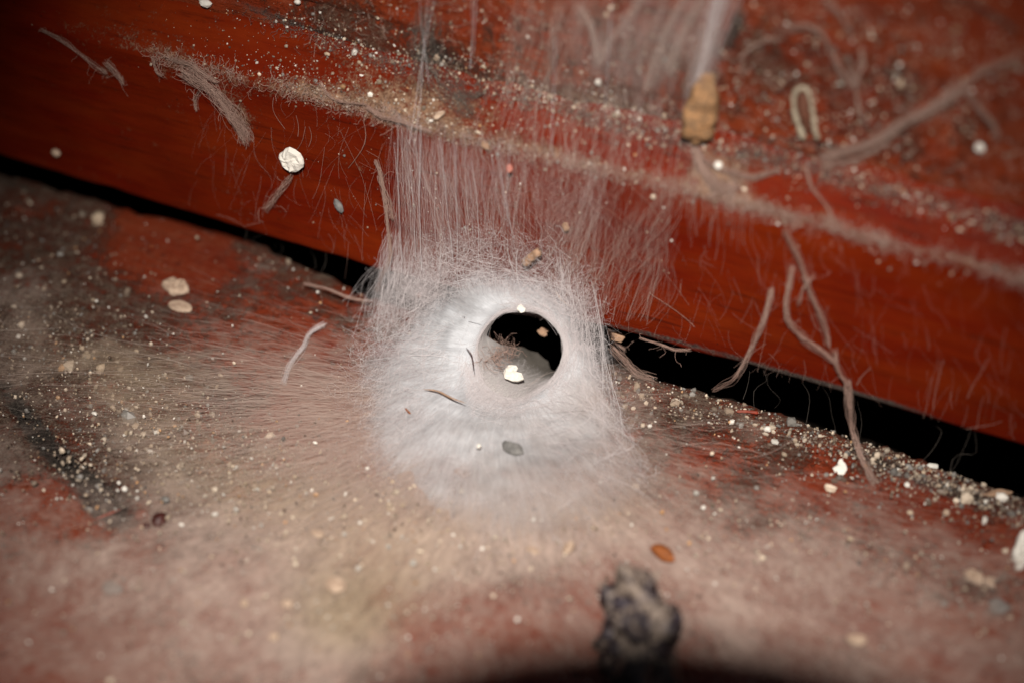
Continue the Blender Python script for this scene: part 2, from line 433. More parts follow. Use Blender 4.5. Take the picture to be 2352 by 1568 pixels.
F_face_grime_shade = blobs([(1000, 560, 60, 120, 0, .05), (540, 330, 30, 60, -30, .15), (1900, 885, 240, 8, 16, 1.0), (1500, 770, 160, 6, 14, .6)])  # lower-edge strips paint the shaded line of a small rebate
xs = axis(-9.5, 8.0, .05, 40.0)
nf, nb_ = 56, 12
S = np.r_[np.linspace(0, 1, nf), 1+np.linspace(0, 1, nb_+1)[1:]]
rows = []
zb = z_bot(xs)+(fbm(np.stack([xs*3, xs*0, xs*0+5], -1), 4)-.5)*.05; zl = z_low(xs)+(fbm(np.stack([xs*2.5, xs*0, xs*0+8], -1), 4)-.5)*.03
def board_pt(s):
    y = np.where(s <= 1, 0.0, (s-1)*(BEV+.06)); z = np.where(s <= 1, zb+(zl-zb)*np.clip(s, 0, 1), zl+(s-1)*(BEV+.06))
    return y, z
rows.append(np.stack([xs, xs*0+1.6, zb+.10], -1)); rows.append(np.stack([xs, xs*0+.5, zb+.02], -1)); rows.append(np.stack([xs, xs*0+.06, zb-.015], -1))
for s in S:
    y, z = board_pt(np.full_like(xs, s))
    if s == 0: y = y+.015; z = z+.0
    if s == 1: y = y+.022; z = z-.012             # eased arris
    rows.append(np.stack([xs, y, z], -1))
rows = np.stack(rows, 1)
nzz = (fbm(rows*np.array([.5, 1.2, 1.2]), 3)-.5)*.05+(fbm(rows*np.array([1.2, 7, 7])+9, 3)-.5)*.02
rows[:, 3:, 1] += nzz[:, 3:]
px, py = proj(rows)
_sl = np.clip((py-rim_line(px))/-10+.3, 0, 1)
a1 = F_face_dust(px, py)*.9+.05+.09*_sl*np.clip((px-200)/500, 0, 1)+(fbm(rows*1.3+4, 3)-.5)*.35; a1 = np.clip(a1, 0, 1); a2 = np.clip(F_face_grime_shade(px, py), 0, 1); a1[:, :3] = .1; a2[:, :3] = .3
nu, nv = rows.shape[:2]
front = mesh_obj('bevelled_board', rows.reshape(-1, 3), grid_faces(nu, nv)[:, ::-1], M['face'], attrs={'dust': a1.ravel(), 'grime_shade': a2.ravel()})
tag(front, 'smooth glossy red board with a slanted upper edge, just above the black gap', 'board')

# upper board, rough paint, set back behind the bevel
F_up_dust = blobs([(1100, 190, 330, 26, 14, .55), (1350, 240, 150, 40, 12, .5), (1500, 300, 180, 40, 14, .45), (1720, 345, 160, 22, 10, .55), (2050, 440, 180, 26, 18, .5), (2280, 510, 110, 22, 20, .5), (1500, 160, 260, 150, 0, .36),
 (850, 80, 200, 50, 15, .38), (1000, 60, 300, 100, 0, .2), (2100, 300, 300, 150, 0, .24), (1900, 120, 250, 120, 0, .22), (2250, 200, 150, 150, 0, .12), (1750, 120, 60, 120, 20, .25), (760, 20, 100, 40, 10, .3), (2050, 175, 55, 45, 0, .2)])
F_up_grime_shade = blobs([(640, 45, 130, 14, 22, .45), (830, 110, 150, 16, 22, .42), (1000, 120, 50, 60, 60, .5), (1130, 165, 140, 20, 14, .35), (1050, 215, 80, 18, 15, .35), (1850, 330, 150, 14, 8, .45), (2060, 170, 40, 32, 0, .55), (1690, 60, 20, 70, 18, .7),
 (2200, 470, 120, 14, 20, .5), (1600, 290, 60, 20, 0, .4), (1480, 20, 60, 30, 0, .3), (2330, 540, 60, 14, 20, .4), (2020, 395, 200, 40, 12, .2)])  # the strongest blob paints the dark of a crack into the colour
zz = np.r_[np.arange(-.35, 4.6, .045), 8, 20, 40]
xs2 = axis(-9.5, 8.5, .05, 40.0)
Xg, Wg = np.meshgrid(xs2, zz, indexing='ij')
Zt = z_low(Xg)+BEV+Wg
Yt = BEV+.0*Xg
P = np.stack([Xg, Yt, Zt], -1)
px, py = proj(P)
a1 = np.clip(F_up_dust(px, py)*.75+.06+(fbm(P*1.1+2, 3)-.5)*.3, 0, 1); a2 = np.clip(F_up_grime_shade(px, py), 0, 1)
P[..., 1] += (fbm(P*np.array([3, 3, 4.5]), 4)-.5)*.10+(fbm(P*np.array([1.2, 8, 10])+5, 3)-.5)*.05 - .05*a1*fbm(P*9, 3)
P[..., 1] += .12*np.clip(a2-.35, 0, 1)
P[..., 1] += .07*np.clip(1-np.abs(Wg-.42-.05*np.sin(Xg))/.06, 0, 1)*np.clip((-Xg-.2)/2, 0, 1)   # a shallow groove that fades to the right
nu, nv = P.shape[:2]
upper = mesh_obj('rough_board', P.reshape(-1, 3), grid_faces(nu, nv)[:, ::-1], M['upper'], attrs={'dust': a1.ravel(), 'grime_shade': a2.ravel()})
tag(upper, 'rough pitted red board set back above the slanted edge', 'board')

# dark lining added behind the gap, so no sky light gets in
def box(name, lo, hi, mat, inward=False):
    x0, y0, z0 = lo; x1, y1, z1 = hi
    V = [(x0,y0,z0),(x1,y0,z0),(x1,y1,z0),(x0,y1,z0),(x0,y0,z1),(x1,y0,z1),(x1,y1,z1),(x0,y1,z1)]
    F = [(0,3,2,1),(4,5,6,7),(0,1,5,4),(1,2,6,5),(2,3,7,6),(3,0,4,7)]
    return mesh_obj(name, np.array(V), np.array(F), mat, smooth=False)
cav = mesh_obj('added_gap_lining', np.array([(-40, -1.4, -1.9), (40, -1.4, -1.9), (40, 1, -5), (-40, 1, -5), (-40, 6, -5), (40, 6, -5), (40, 6, 2), (-40, 6, 2), (40, 1.55, 2), (-40, 1.55, 2)]),
               np.array([(0, 1, 2, 3), (3, 2, 5, 4), (4, 5, 6, 7), (7, 6, 8, 9)]), M['void'], smooth=False)
tag(cav, kind='structure')

# the photographer's lens, behind the viewpoint: its shadow falls on the foreground
def cylinder(name, base, ax, r, L, mat, n=64, parent=None):
    ax = np.asarray(ax)/np.linalg.norm(ax); a = np.cross(ax, [0, 0, 1.0]); a /= np.linalg.norm(a); b = np.cross(ax, a)
    prof = [(0, .9*r), (0, r), (-.15*L, r), (-.18*L, r*.97), (-.6*L, r*.97), (-.63*L, r*1.02), (-L, r*1.02), (-L, .1*r)]
    g = np.linspace(0, 2*math.pi, n, endpoint=False)
    V = np.stack([np.stack([base+ax*l+(a*math.cos(t)+b*math.sin(t))*q for l, q in prof]) for t in g])
    return mesh_obj(name, V.reshape(-1, 3), grid_faces(n, len(prof), True), mat, parent)
# (front opening sits just behind the viewpoint)
lens = cylinder('camera_lens', CAM-Dv*.15, Dv, 2.045, 5.0, M['black_plastic'])
tag(lens, kind='structure')

# ------------------------------------------------------------------ the funnel web
web = empty('spider_web', hit1(1180, 1000)[0])
tag(web, 'white funnel web with a round dark mouth, spread over ledge and red board', 'spider web')
WEBLOC = np.array(web.location)
def wpart(name, V, F, mat, attrs=None, kind=None, smooth=True):
    o = mesh_obj(name, V-WEBLOC, F, mat, web, attrs, smooth)
    if kind: o['kind'] = kind
    return o

A = np.array([.06, 1.0, -.42]); A /= np.linalg.norm(A)          # tube axis, into the gap
T0 = on_z(np.array(1193.0), np.array(812.0), .56)
NT = np.array([.30, -.80, .52]); NT /= np.linalg.norm(NT)
def ring(phi):
    c, s = np.cos(phi), np.sin(phi)
    rr = 1+.045*np.sin(2*phi+.6)+.028*np.sin(3*phi+1)+.010*np.sin(7*phi)
    r = ray(1193+97*c*rr, 812-104*s*rr)
    t = ((T0-CAM)@NT)/(r@NT)
    return CAM+r*t[..., None]

outer_ctrl = [  # angle, photo x, y, height
 (0, 1398, 850, .42), (14, 1385, 770, .25), (30, 1378, 710, .06), (50, 1365, 630, .03), (70, 1290, 575, .03), (90, 1170, 540, .03), (110, 1040, 545, .03), (130, 935, 590, .03), (147, 900, 655, .25), (160, 850, 740, .12),
 (180, 800, 850, .05), (200, 800, 980, .04), (220, 820, 1100, .04), (240, 930, 1210, .04), (270, 1180, 1290, .05), (295, 1380, 1250, .05), (318, 1540, 1150, .05), (336, 1480, 1050, .08), (348, 1425, 950, .22)]
oc = []
for a, x, y, h in outer_ctrl:
    p, n = hit1(x, y, h)
    if a in (0, 14, 348, 147): p = on_z(np.array(float(x)), np.array(float(y)), h if a != 14 else .40)
    oc.append((a, *p))
oc = np.array(oc)
def outer(phi):
    d = np.degrees(phi) % 360
    aa = np.r_[oc[-3:, 0]-360, oc[:, 0], oc[:3, 0]+360]
    return np.stack([np.interp(d, aa, np.r_[oc[-3:, i], oc[:, i], oc[:3, i]]) for i in (1, 2, 3)], -1)
def outer_s(phi):
    return sum(outer(phi+k)*w for k, w in ((-.16, .25), (0, .5), (.16, .25)))

def funnel(phi, t):
    """t 0 at the throat, 1 where the web meets the timber"""
    R = ring(phi); O = outer_s(phi)
    rad = R-T0; rl = np.linalg.norm(rad, axis=-1, keepdims=True); rad = rad/rl
    dn_ = np.clip(-np.sin(phi)-.1, 0, 1)[..., None]
    c1 = R-A*(.18+.30*dn_)+rad*(.12-.12*dn_)
    L = np.linalg.norm(O-R, axis=-1, keepdims=True)
    up = np.where((O[..., 1:2] > -.2) & (O[..., 2:3] > .45), 1.0, 0.0)
    bul = np.concatenate([np.zeros_like(L), -up*.30, (1-up)*.34], -1)
    c2 = R*.42+O*.58+bul*np.clip(L, 0, 1.1)
    t = np.asarray(t)[..., None]
    return (1-t)**3*R+3*(1-t)**2*t*c1+3*(1-t)*t*t*c2+t**3*O

nphi, nt = 260, 60
ph = np.linspace(0, 2*math.pi, nphi, endpoint=False); tt = np.linspace(0, 1, nt)
PH, TT = np.meshgrid(ph, tt, indexing='ij')
G = funnel(PH, TT)
G += (fbm(G*np.array([1.6, 1.6, 1.2]), 4)-.5)[..., None]*np.array([.10, -.24, .30])*np.clip(TT*4, 0, 1)[..., None]
G += (fbm(np.stack([np.cos(PH)*9, np.sin(PH)*9, TT*1.5], -1), 3)-.5)[..., None]*np.array([0, -.05, .06])*np.clip(TT*3, 0, 1)[..., None]
side_up = np.clip(np.sin(PH), 0, 1)
dens = 1.15-TT*.75-.45*side_up*np.clip((TT-.25)/.75, 0, 1)-.25*np.clip(TT-.6, 0, 1)
right = np.clip(np.cos(PH), 0, 1)
dens -= .55*right**1.5*np.clip(TT-.3, 0, 1)
dens -= .35*side_up*np.clip(TT-.2, 0, 1)
dens -= .75*np.exp(-((np.degrees(PH)-143)/22)**2)*np.clip((TT-.4)/.4, 0, 1)
dens += (fbm(G*1.5+8, 4)-.5)*.9*np.clip(TT-.15, 0, 1)
fw = np.clip(.25+.9*(TT-.2)*np.clip(-np.sin(PH)*.8+np.cos(PH)*.5+.2, 0, 1)+(fbm(G*2+5, 3)-.5)*.8, 0, 1)*np.clip(TT*3+.2, 0, 1)*(1-.75*np.exp(-((np.degrees(PH)-175)/50)**2))
dens *= np.clip((1.0-TT)/.18, 0, 1)*.999+.001
dens += -.18*(vnoise(G*1.7)-.3)*TT
flow = np.stack([np.cos(PH)*9+np.sin(TT*5)*.6, np.sin(PH)*9, TT*1.8], -1)
wpart('funnel', G.reshape(-1, 3), grid_faces(nphi, nt, True), M['funnel'], {'dens': dens.ravel(), 'flow': flow.reshape(-1, 3), 'warm': fw.ravel()})

# tube going back into the gap
ns = 36; ss = np.linspace(0, 1, ns)
PH2, SS = np.meshgrid(ph, ss, indexing='ij')
Rg = ring(PH2); rel = Rg-T0
Lphi = np.interp(np.degrees(PH2) % 360, [0, 45, 90, 135, 160, 185, 205, 225, 250, 270, 290, 315, 335, 360], [.16, .16, .14, .14, .20, .55, 1.05, 1.30, 1.25, 1.0, .80, .58, .34, .18])
along = SS*Lphi
shrink = 1-.16*along
Tub = T0+rel*shrink[..., None]+A*along[..., None]
Tub += (fbm(Tub*3, 3)-.5)[..., None]*np.array([.05, 0, .06])*SS[..., None]
dn = 1.25-.55*np.clip(SS-.6, 0, 1)*2
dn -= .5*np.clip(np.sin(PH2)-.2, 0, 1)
tube_shade = np.clip(along/1.0, 0, 1)**.8+.5*np.clip(np.cos(PH2-.3), 0, 1)  # shade put into the silk colour, growing with depth and to the right
flow = np.stack([np.cos(PH2)*7, np.sin(PH2)*7, SS*6], -1)
wpart('tube', Tub.reshape(-1, 3), grid_faces(nphi, ns, True)[:, ::-1], M['tube'], {'dens': dn.ravel(), 'flow': flow.reshape(-1, 3), 'warm': tube_shade.ravel()})

# the thin sheet over the ledge
CEN = on_z(np.array(1150.0), np.array(930.0), 0)
xs = np.arange(-9.5, 9.0, .07); yy = np.arange(0, 10.5, .07)
Xg, Vg = np.meshgrid(xs, yy, indexing='ij')
Yg = y_rear(Xg)+.0-.08-Vg
rr_ = np.hypot(Xg-CEN[0], (Yg-CEN[1])*1.15)
hgt = .06+.34*np.exp(-(rr_/1.5)**2)+.05*fbm(np.stack([Xg*.9, Yg*.9, Xg*0+3], -1), 3)
arc = np.exp(-((Vg-5.0)/1.6)**2)
P = np.stack([Xg, Yg, hgt], -1)
px, py = proj(P)
ds = F_sheet(px, py)
ds = ds*(.80+.24*np.clip((py-1080)/160, 0, 1))-.02+.05*np.clip((py-1150)/160, 0, 1)+(fbm(np.stack([Xg*.8, Yg*1.1, Xg*0+13], -1), 4)-.5)*.38-.04+(fbm(np.stack([Xg*3, Yg*4, Xg*0+3], -1), 4)-.5)*.22
# the free edge of the sheet that arches over the clean patch in the foreground
def arcfield(X, Y):
    e = np.interp(X, [700, 860, 950, 1100, 1260, 1420, 1540, 1600, 1800], [1720, 1560, 1440, 1345, 1290, 1275, 1310, 1420, 1720])
    return np.clip((Y-e)/26+.5, 0, 1)
ds = ds*(1-.26*arcfield(px, py))
hole = np.hypot((px-1170)/250, (py-900)/215)
ds *= np.clip((hole-.75)/.5, 0, 1)
ds *= np.clip(Vg/.25, 0, 1)
ang = np.arctan2(Yg-CEN[1], Xg-CEN[0])
ra = np.hypot(Xg-CEN[0], Yg-CEN[1])
wob = (fbm(np.stack([Xg*.5, Yg*.6, Xg*0+33], -1), 3)-.5)
ang = ang+wob*.22
flow = np.stack([np.cos(ang)*8, np.sin(ang)*8, ra*1.3], -1)
warm = blobs([(300, 850, 330, 160, 20, .9), (600, 1120, 330, 110, 10, .7), (900, 1300, 300, 150, 0, .5), (1650, 930, 200, 70, 16, .6), (800, 1420, 160, 110, 0, .8), (1350, 1170, 250, 60, 0, .5)])(px, py)
wpart('sheet', P.reshape(-1, 3), grid_faces(len(xs), len(yy)), M['sheet'], {'dens': ds.ravel(), 'flow': flow.reshape(-1, 3), 'warm': np.clip(warm, 0, 1).ravel()})

# veil on the upper boards: curtain of silk hanging in front of face, bevel and rough board
def veil(name, quad, dens_fn, h, fscale=(10, .6), n=(120, 120), mat='veil', parent=True, bow=.25):
    (x0, y0), (x1, y1), (x2, y2), (x3, y3) = quad      # top-left, top-right, bottom-right, bottom-left
    U, W = np.meshgrid(np.linspace(0, 1, n[0]), np.linspace(0, 1, n[1]), indexing='ij')
    X = (x0*(1-U)+x1*U)*(1-W)+(x3*(1-U)+x2*U)*W; Y = (y0*(1-U)+y1*U)*(1-W)+(y3*(1-U)+y2*U)*W
    # hang: top and bottom edges held, points between pulled straight
    Pt, _ = hit(X.ravel(), Y.ravel(), h); Pt = Pt.reshape(*X.shape, 3)
    Pt[..., 1] -= .04*fbm(np.stack([U*6, W*6, U*0], -1), 3)
    d = dens_fn(X, Y, U, W)
    fl = np.stack([U*fscale[0]+.4*np.sin(W*4), W*fscale[1], U*0], -1)
    return Pt.reshape(-1, 3), grid_faces(*n), {'dens': d.ravel(), 'flow': fl.reshape(-1, 3), 'warm': d.ravel()*0}
edge4 = lambda U, W, a=.15, b=.15: np.clip(U/a, 0, 1)*np.clip((1-U)/a, 0, 1)*np.clip(W/b, 0, 1)*np.clip((1-W)/b, 0, 1)
V_, F_, at = veil('x', [(900, 250), (1420, 340), (1400, 760), (890, 660)], lambda X, Y, U, W: (.02+.34*W**3-.02*U)*np.clip(U/.04, 0, 1)*np.clip((1-U)/.3, 0, 1)*np.clip(W/.3, 0, 1), .05, (16, 1.0))
wpart('curtain', V_, F_, M['veil'], at)
V_, F_, at = veil('x', [(980, -60), (1700, -60), (1585, 350), (1050, 330)], lambda X, Y, U, W: (.03+.20*U+(fbm(np.stack([U*3, W*2, U*0], -1), 4)-.5)*.5)*np.clip(U/.6, 0, 1)*np.clip((1-U)/.02, 0, 1)*np.clip((1-W)/.5, 0, 1), .22, (9, 1.2))
wpart('curtain', V_, F_, M['veil'], at)

# ---- fibres
FIB = .62
def add_fibres(name, paths, rad, mat, kind='stuff', sides=3):
    rad = np.asarray(rad)*FIB*np.exp(np.random.default_rng(len(paths)).normal(0, .45, len(paths)))
    V, F = tubes(paths, rad, sides)
    return wpart(name, V, F, M[mat], kind=kind, smooth=False)

def lerp_paths(P0, P1, K):
    t = np.linspace(0, 1, K)[None, :, None]
    return P0[:, None]*(1-t)+P1[:, None]*t

# 1 on the funnel wall
N, K = 3400, 12
phi0 = rng.random(N)*2*math.pi; t0 = rng.random(N)**1.2*.75
dphi = rng.normal(0, .55, N)+.2; dt = rng.random(N)*.35*(1+rng.normal(0, .4, N))
k = np.linspace(0, 1, K)[None]
pp = phi0[:, None]+dphi[:, None]*k*(1-.4*k); tq = np.clip(t0[:, None]+dt[:, None]*k, 0, 1)
Pf = funnel(pp, tq)
off = (rng.random(N)*.05-.02)[:, None, None]*np.array([0.15, -.6, .75])
Pf = wiggle(Pf+off, .05, 1.8, 1)
add_fibres('fibre_coat', Pf, .0011+rng.random(N)*.0016, 'thread')
def tube_pt(phi, al):
    rel_ = ring(phi)-T0
    return T0+rel_*(1-.16*al)[..., None]+A*al[..., None]
N, K = 1500, 14
phi0 = np.radians(rng.uniform(185, 335, N)); k = np.linspace(0, 1, K)[None]
pp = phi0[:, None]+rng.normal(0, .5, N)[:, None]*k
u = rng.uniform(-.9, .1, N)[:, None]+rng.uniform(.2, .8, N)[:, None]*k       # below 0 in the tube, above on the funnel
Lp = np.interp(np.degrees(pp) % 360, [180, 205, 225, 250, 270, 290, 315, 335], [.45, .95, 1.15, 1.15, .9, .65, .3, .12])
ins = tube_pt(pp, np.clip(-u, 0, 1)*Lp); outp = funnel(pp, np.clip(u, 0, 1)*.5)
Pf = np.where((u < 0)[..., None], ins, outp)-A*.012
for _ in range(2): Pf[:, 1:-1] = (Pf[:, :-2]+2*Pf[:, 1:-1]+Pf[:, 2:])/4
add_fibres('lip_fibres', wiggle(Pf, .02, 3, 77), .0009+rng.random(N)*.0012, 'thread')
# 1b rim fibres circling the mouth
N, K = 900, 14
phi0 = rng.random(N)*2*math.pi; k = np.linspace(0, 1, K)[None]
pp = phi0[:, None]+(rng.random(N)*1.3+.3)[:, None]*k; tq = np.clip((rng.random(N)**1.5*.22)[:, None]+.12*k*rng.normal(0, .6, N)[:, None], 0, 1)
Pf = wiggle(funnel(pp, tq)-A*.01, .02, 3.0, 2)
add_fibres('rim_fibres', Pf, .0010+rng.random(N)*.0015, 'thread')

# 2 radiating over the ledge
def floor_fibres(N, K, px0, py0, px1, py1, h0, h1, bend, wig, seed):
    t = np.linspace(0, 1, K)[None]
    bx = rng.normal(0, bend, N)[:, None]*t*(1-t)*4
    X = px0[:, None]*(1-t)+px1[:, None]*t+bx*.3; Y = py0[:, None]*(1-t)+py1[:, None]*t+bx
    H = h0[:, None]*(1-t)+h1[:, None]*t
    P = on_z(X, Y, 0)
    r = ray(X, Y); s = (H-CAM[2])/r[..., 2]; P = CAM+r*s[..., None]
    return wiggle(P, wig, 1.6, seed)
N = 4600
a = np.radians(rng.uniform(150, 395, N)); a = np.where(rng.random(N) < .45, np.radians(rng.uniform(165, 225, N)), a)
st = rng.uniform(.9, 1.9, N); ln = rng.uniform(120, 620, N)*(1-.35*np.abs(np.sin(a)))
cx, cy = 1160, 930
x0 = cx+np.cos(a)*260*st; y0 = cy-np.sin(a)*190*st
da = rng.normal(0, .17, N)
x1 = x0+np.cos(a+da)*ln; y1 = y0-np.sin(a+da)*ln*.62
ok = (y0 > 720+(x0-900)*.3) & (y1 > 690+(x1-900)*.3) & (rng.random(N) < .12+1.0*F_sheet((x0+x1)/2, (y0+y1)/2)) & (vnoise(np.stack([a*9, st*0, st*0], -1)) > rng.random(N)*.8)
x0, y0, x1, y1, st = x0[ok], y0[ok], x1[ok], y1[ok], st[ok]; n = len(x0)
Pf = floor_fibres(n, 10, x0, y0, x1, y1, np.clip(.42-.2*st, .05, .4)+rng.random(n)*.08, rng.random(n)*.12+.03, 20, .10, 3)
add_fibres('ledge_fibres', Pf, .0010+rng.random(n)*.0016, 'thread_fine')
N = 320
a = np.radians(rng.normal(195, 26, N)); q0 = rng.uniform(230, 420, N); q1 = q0+rng.uniform(200, 620, N)
x0 = 1150+np.cos(a)*q0; y0 = 900+(-np.sin(a))*q0*.62; x1 = 1150+np.cos(a)*q1; y1 = 900+(-np.sin(a))*q1*.50
ok = (y0 > 740+(x0-900)*.3) & (y1 > 720+(x1-900)*.3); x0, y0, x1, y1 = x0[ok], y0[ok], x1[ok], y1[ok]; n = len(x0)
Pf = floor_fibres(n, 12, x0, y0, x1, y1, rng.random(n)*.15+.12, rng.random(n)*.1+.08, 20, .10, 34)
add_fibres('ledge_fibres', Pf, .0008+rng.random(n)*.0014, 'thread_fine')
# 2b all over the foreground, finer, lying with the flow
N = 4200
x0 = rng.uniform(-60, 2420, N); y0 = rng.uniform(700, 1640, N)
a = np.arctan2(-(y0-930), x0-1150)+rng.normal(0, .22, N); ln = rng.uniform(60, 300, N)
x1 = x0+np.cos(a)*ln; y1 = y0-np.sin(a)*ln*.6
dd = F_sheet(x0, y0)
ok = (rng.random(N) < dd*1.4) & (y0 > 720+(x0-900)*.3) & (y1 > 700+(x1-900)*.3)
x0, y0, x1, y1 = x0[ok], y0[ok], x1[ok], y1[ok]; n = len(x0)
Pf = floor_fibres(n, 7, x0, y0, x1, y1, rng.random(n)*.1+.1, rng.random(n)*.1+.1, 9, .06, 4)
add_fibres('sheet_fibres', Pf, .0012+rng.random(n)*.0018, 'thread_fine')

# 3 curtain on the face
def wall_fibres(N, K, x0, y0, x1, y1, h0, h1, bend, wig, seed):
    t = np.linspace(0, 1, K)[None]
    bx = rng.normal(0, bend, N)[:, None]*t*(1-t)*4
    X = x0[:, None]*(1-t)+x1[:, None]*t+bx; Y = y0[:, None]*(1-t)+y1[:, None]*t
    H = h0[:, None]*(1-t)+h1[:, None]*t
    P, _ = hit(X.ravel(), Y.ravel(), H.ravel()); P = P.reshape(N, K, 3)
    # threads are straight where they leave the arris: smooth the kink
    for _ in range(3): P[:, 1:-1] = (P[:, :-2]+P[:, 1:-1]*2+P[:, 2:])/4
    return wiggle(P, wig, 1.8, seed)
N = 1000
u = rng.random(N)**1.1
x0 = 905+u*480+rng.normal(0, 10, N); x1 = 930+u*430+rng.normal(0, 34, N)
ylow = 292+(x0-1000)*.265
y0 = ylow+rng.uniform(-30, 190, N)**1.0*(rng.random(N)); y1 = rng.uniform(430, 700, N); y1 = np.maximum(y1, y0+60); y1 = np.minimum(y1, 640+(x1-900)*.2)
Pf = wall_fibres(N, 12, x0, y0, x1, y1, rng.random(N)*.14+.02, rng.random(N)*.2+.02, 14, .05, 5)
add_fibres('curtain_fibres', Pf, .0006+rng.random(N)**2*.0014, 'thread_thin')
# 3b denser on the left of the curtain
N = 110
x0 = rng.uniform(912, 1150, N); x1 = x0+rng.normal(15, 24, N); y0 = 280+(x0-1000)*.265+rng.uniform(-10, 80, N); y1 = rng.uniform(480, 640, N)
Pf = wall_fibres(N, 12, x0, y0, x1, y1, rng.random(N)*.2+.03, rng.random(N)*.2+.05, 5, .03, 6)
add_fibres('curtain_fibres', Pf, .0007+rng.random(N)*.0013, 'thread')
# 3c across bevel and right half of the face, short and slanting
N = 480
x0 = rng.uniform(1180, 1720, N); y0 = 250+(x0-1300)*.28+rng.uniform(-20, 110, N); x1 = x0-rng.uniform(-10, 30, N); y1 = y0+rng.uniform(30, 130, N)
Pf = wall_fibres(N, 8, x0, y0, x1, y1, rng.random(N)*.1+.02, rng.random(N)*.1+.02, 6, .05, 7)
add_fibres('bevel_fibres', Pf, .0014+rng.random(N)*.002, 'thread_fine')
N = 320
x0 = rng.uniform(1300, 1560, N); y0 = rng.uniform(400, 620, N); x1 = x0-rng.uniform(20, 110, N); y1 = y0+rng.uniform(90, 240, N)
Pf = wall_fibres(N, 10, x0, y0, x1, np.minimum(y1, 735), rng.random(N)*.12+.02, rng.random(N)*.14+.04, 12, .06, 8)
add_fibres('face_fibres', Pf, .0012+rng.random(N)*.002, 'thread_fine')
N = 420
x0 = rng.uniform(460, 2352, N); y0 = 300+(x0-1000)*.265+rng.uniform(-20, 330, N); ln = rng.uniform(30, 150, N); aa = rng.normal(1.5, .45, N)
x1 = x0+np.cos(aa)*ln; y1 = np.minimum(y0+np.sin(aa)*ln, 610+(x1-880)*.28); y0 = np.minimum(y0, y1-8)
Pf = wall_fibres(N, 8, x0, y0, x1, y1, rng.random(N)*.05+.01, rng.random(N)*.05+.01, 10, .06, 88)
add_fibres('face_fibres', Pf, .0006+rng.random(N)*.0010, 'thread_dusty')
# 4 bridging strands on the right shoulder and left shoulder of the funnel
N = 130
u = rng.random(N)
p0, _ = hit(1280+u*98, 600+u*115+rng.uniform(-50, 40, N), .05)
xe = 1320+u*110+rng.normal(0, 18, N); ye = 930+u*150+rng.uniform(-60, 90, N)
p1 = on_z(xe, ye, .10)
mid = on_z((1280+u*98+xe)/2-6, np.full(N, 830.0)+rng.uniform(-30, 30, N), .46)
t = np.linspace(0, 1, 12)[None, :, None]
Pf = (1-t)**2*p0[:, None]+2*(1-t)*t*mid[:, None]+t*t*p1[:, None]
add_fibres('shoulder_fibres', wiggle(Pf, .05, 2, 9), .0012+rng.random(N)*.0016, 'thread')
N = 420
u = rng.random(N)
p0, _ = hit(885+u*150, 570+u*30+rng.uniform(-50, 60, N), .05)
xe = 850+u*170+rng.normal(0, 25, N); ye = 700+rng.uniform(-20, 90, N)+u*20
p1 = on_z(xe, ye, .2)
t = np.linspace(0, 1, 10)[None, :, None]
Pf = p0[:, None]*(1-t)+p1[:, None]*t
add_fibres('shoulder_fibres', wiggle(Pf, .10, 2.4, 10), .0010+rng.random(N)*.0014, 'thread')

# 6 woolly fuzz round the funnel
def curls(N, K, starts, step, turn, seed):
    r = np.random.default_rng(seed)
    d = r.normal(size=(N, 3)); d /= np.linalg.norm(d, axis=1, keepdims=True)
    P = [starts]
    for k in range(K-1):
        d = d+r.normal(size=(N, 3))*turn; d /= np.linalg.norm(d, axis=1, keepdims=True)
        P.append(P[-1]+d*step[:, None])
    return np.stack(P, 1)
N = 4200
phi0 = rng.random(N)*2*math.pi; phi0 = np.where(rng.random(N) < .5, rng.uniform(math.radians(95), math.radians(225), N), phi0)
S0 = funnel(phi0, np.clip(rng.normal(.86, .15, N), .5, 1.12))
Pf = curls(N, 9, S0+np.array([0, -.03, .04]), rng.uniform(.02, .055, N), .45, 12)
Pf[..., 2] = np.maximum(Pf[..., 2], np.where(Pf[..., 1] < -.05, .02, -1)); Pf[..., 1] = np.where(Pf[..., 2] > .4, np.minimum(Pf[..., 1], -.015), Pf[..., 1])
add_fibres('woolly_fibres', Pf, .0009+rng.random(N)*.0012, 'thread')

# tuft inside the mouth at its left
N = 160
S0 = T0+(ring(np.full(N, math.radians(195.0)))-T0)*.82+A*(rng.random(N)*.6+.1)[:, None]+rng.normal(0, .04, (N, 3))
add_fibres('mouth_fibres', curls(N, 9, S0, rng.uniform(.02, .04, N), .4, 13), .0016+rng.random(N)*.001, 'thread_dusty')

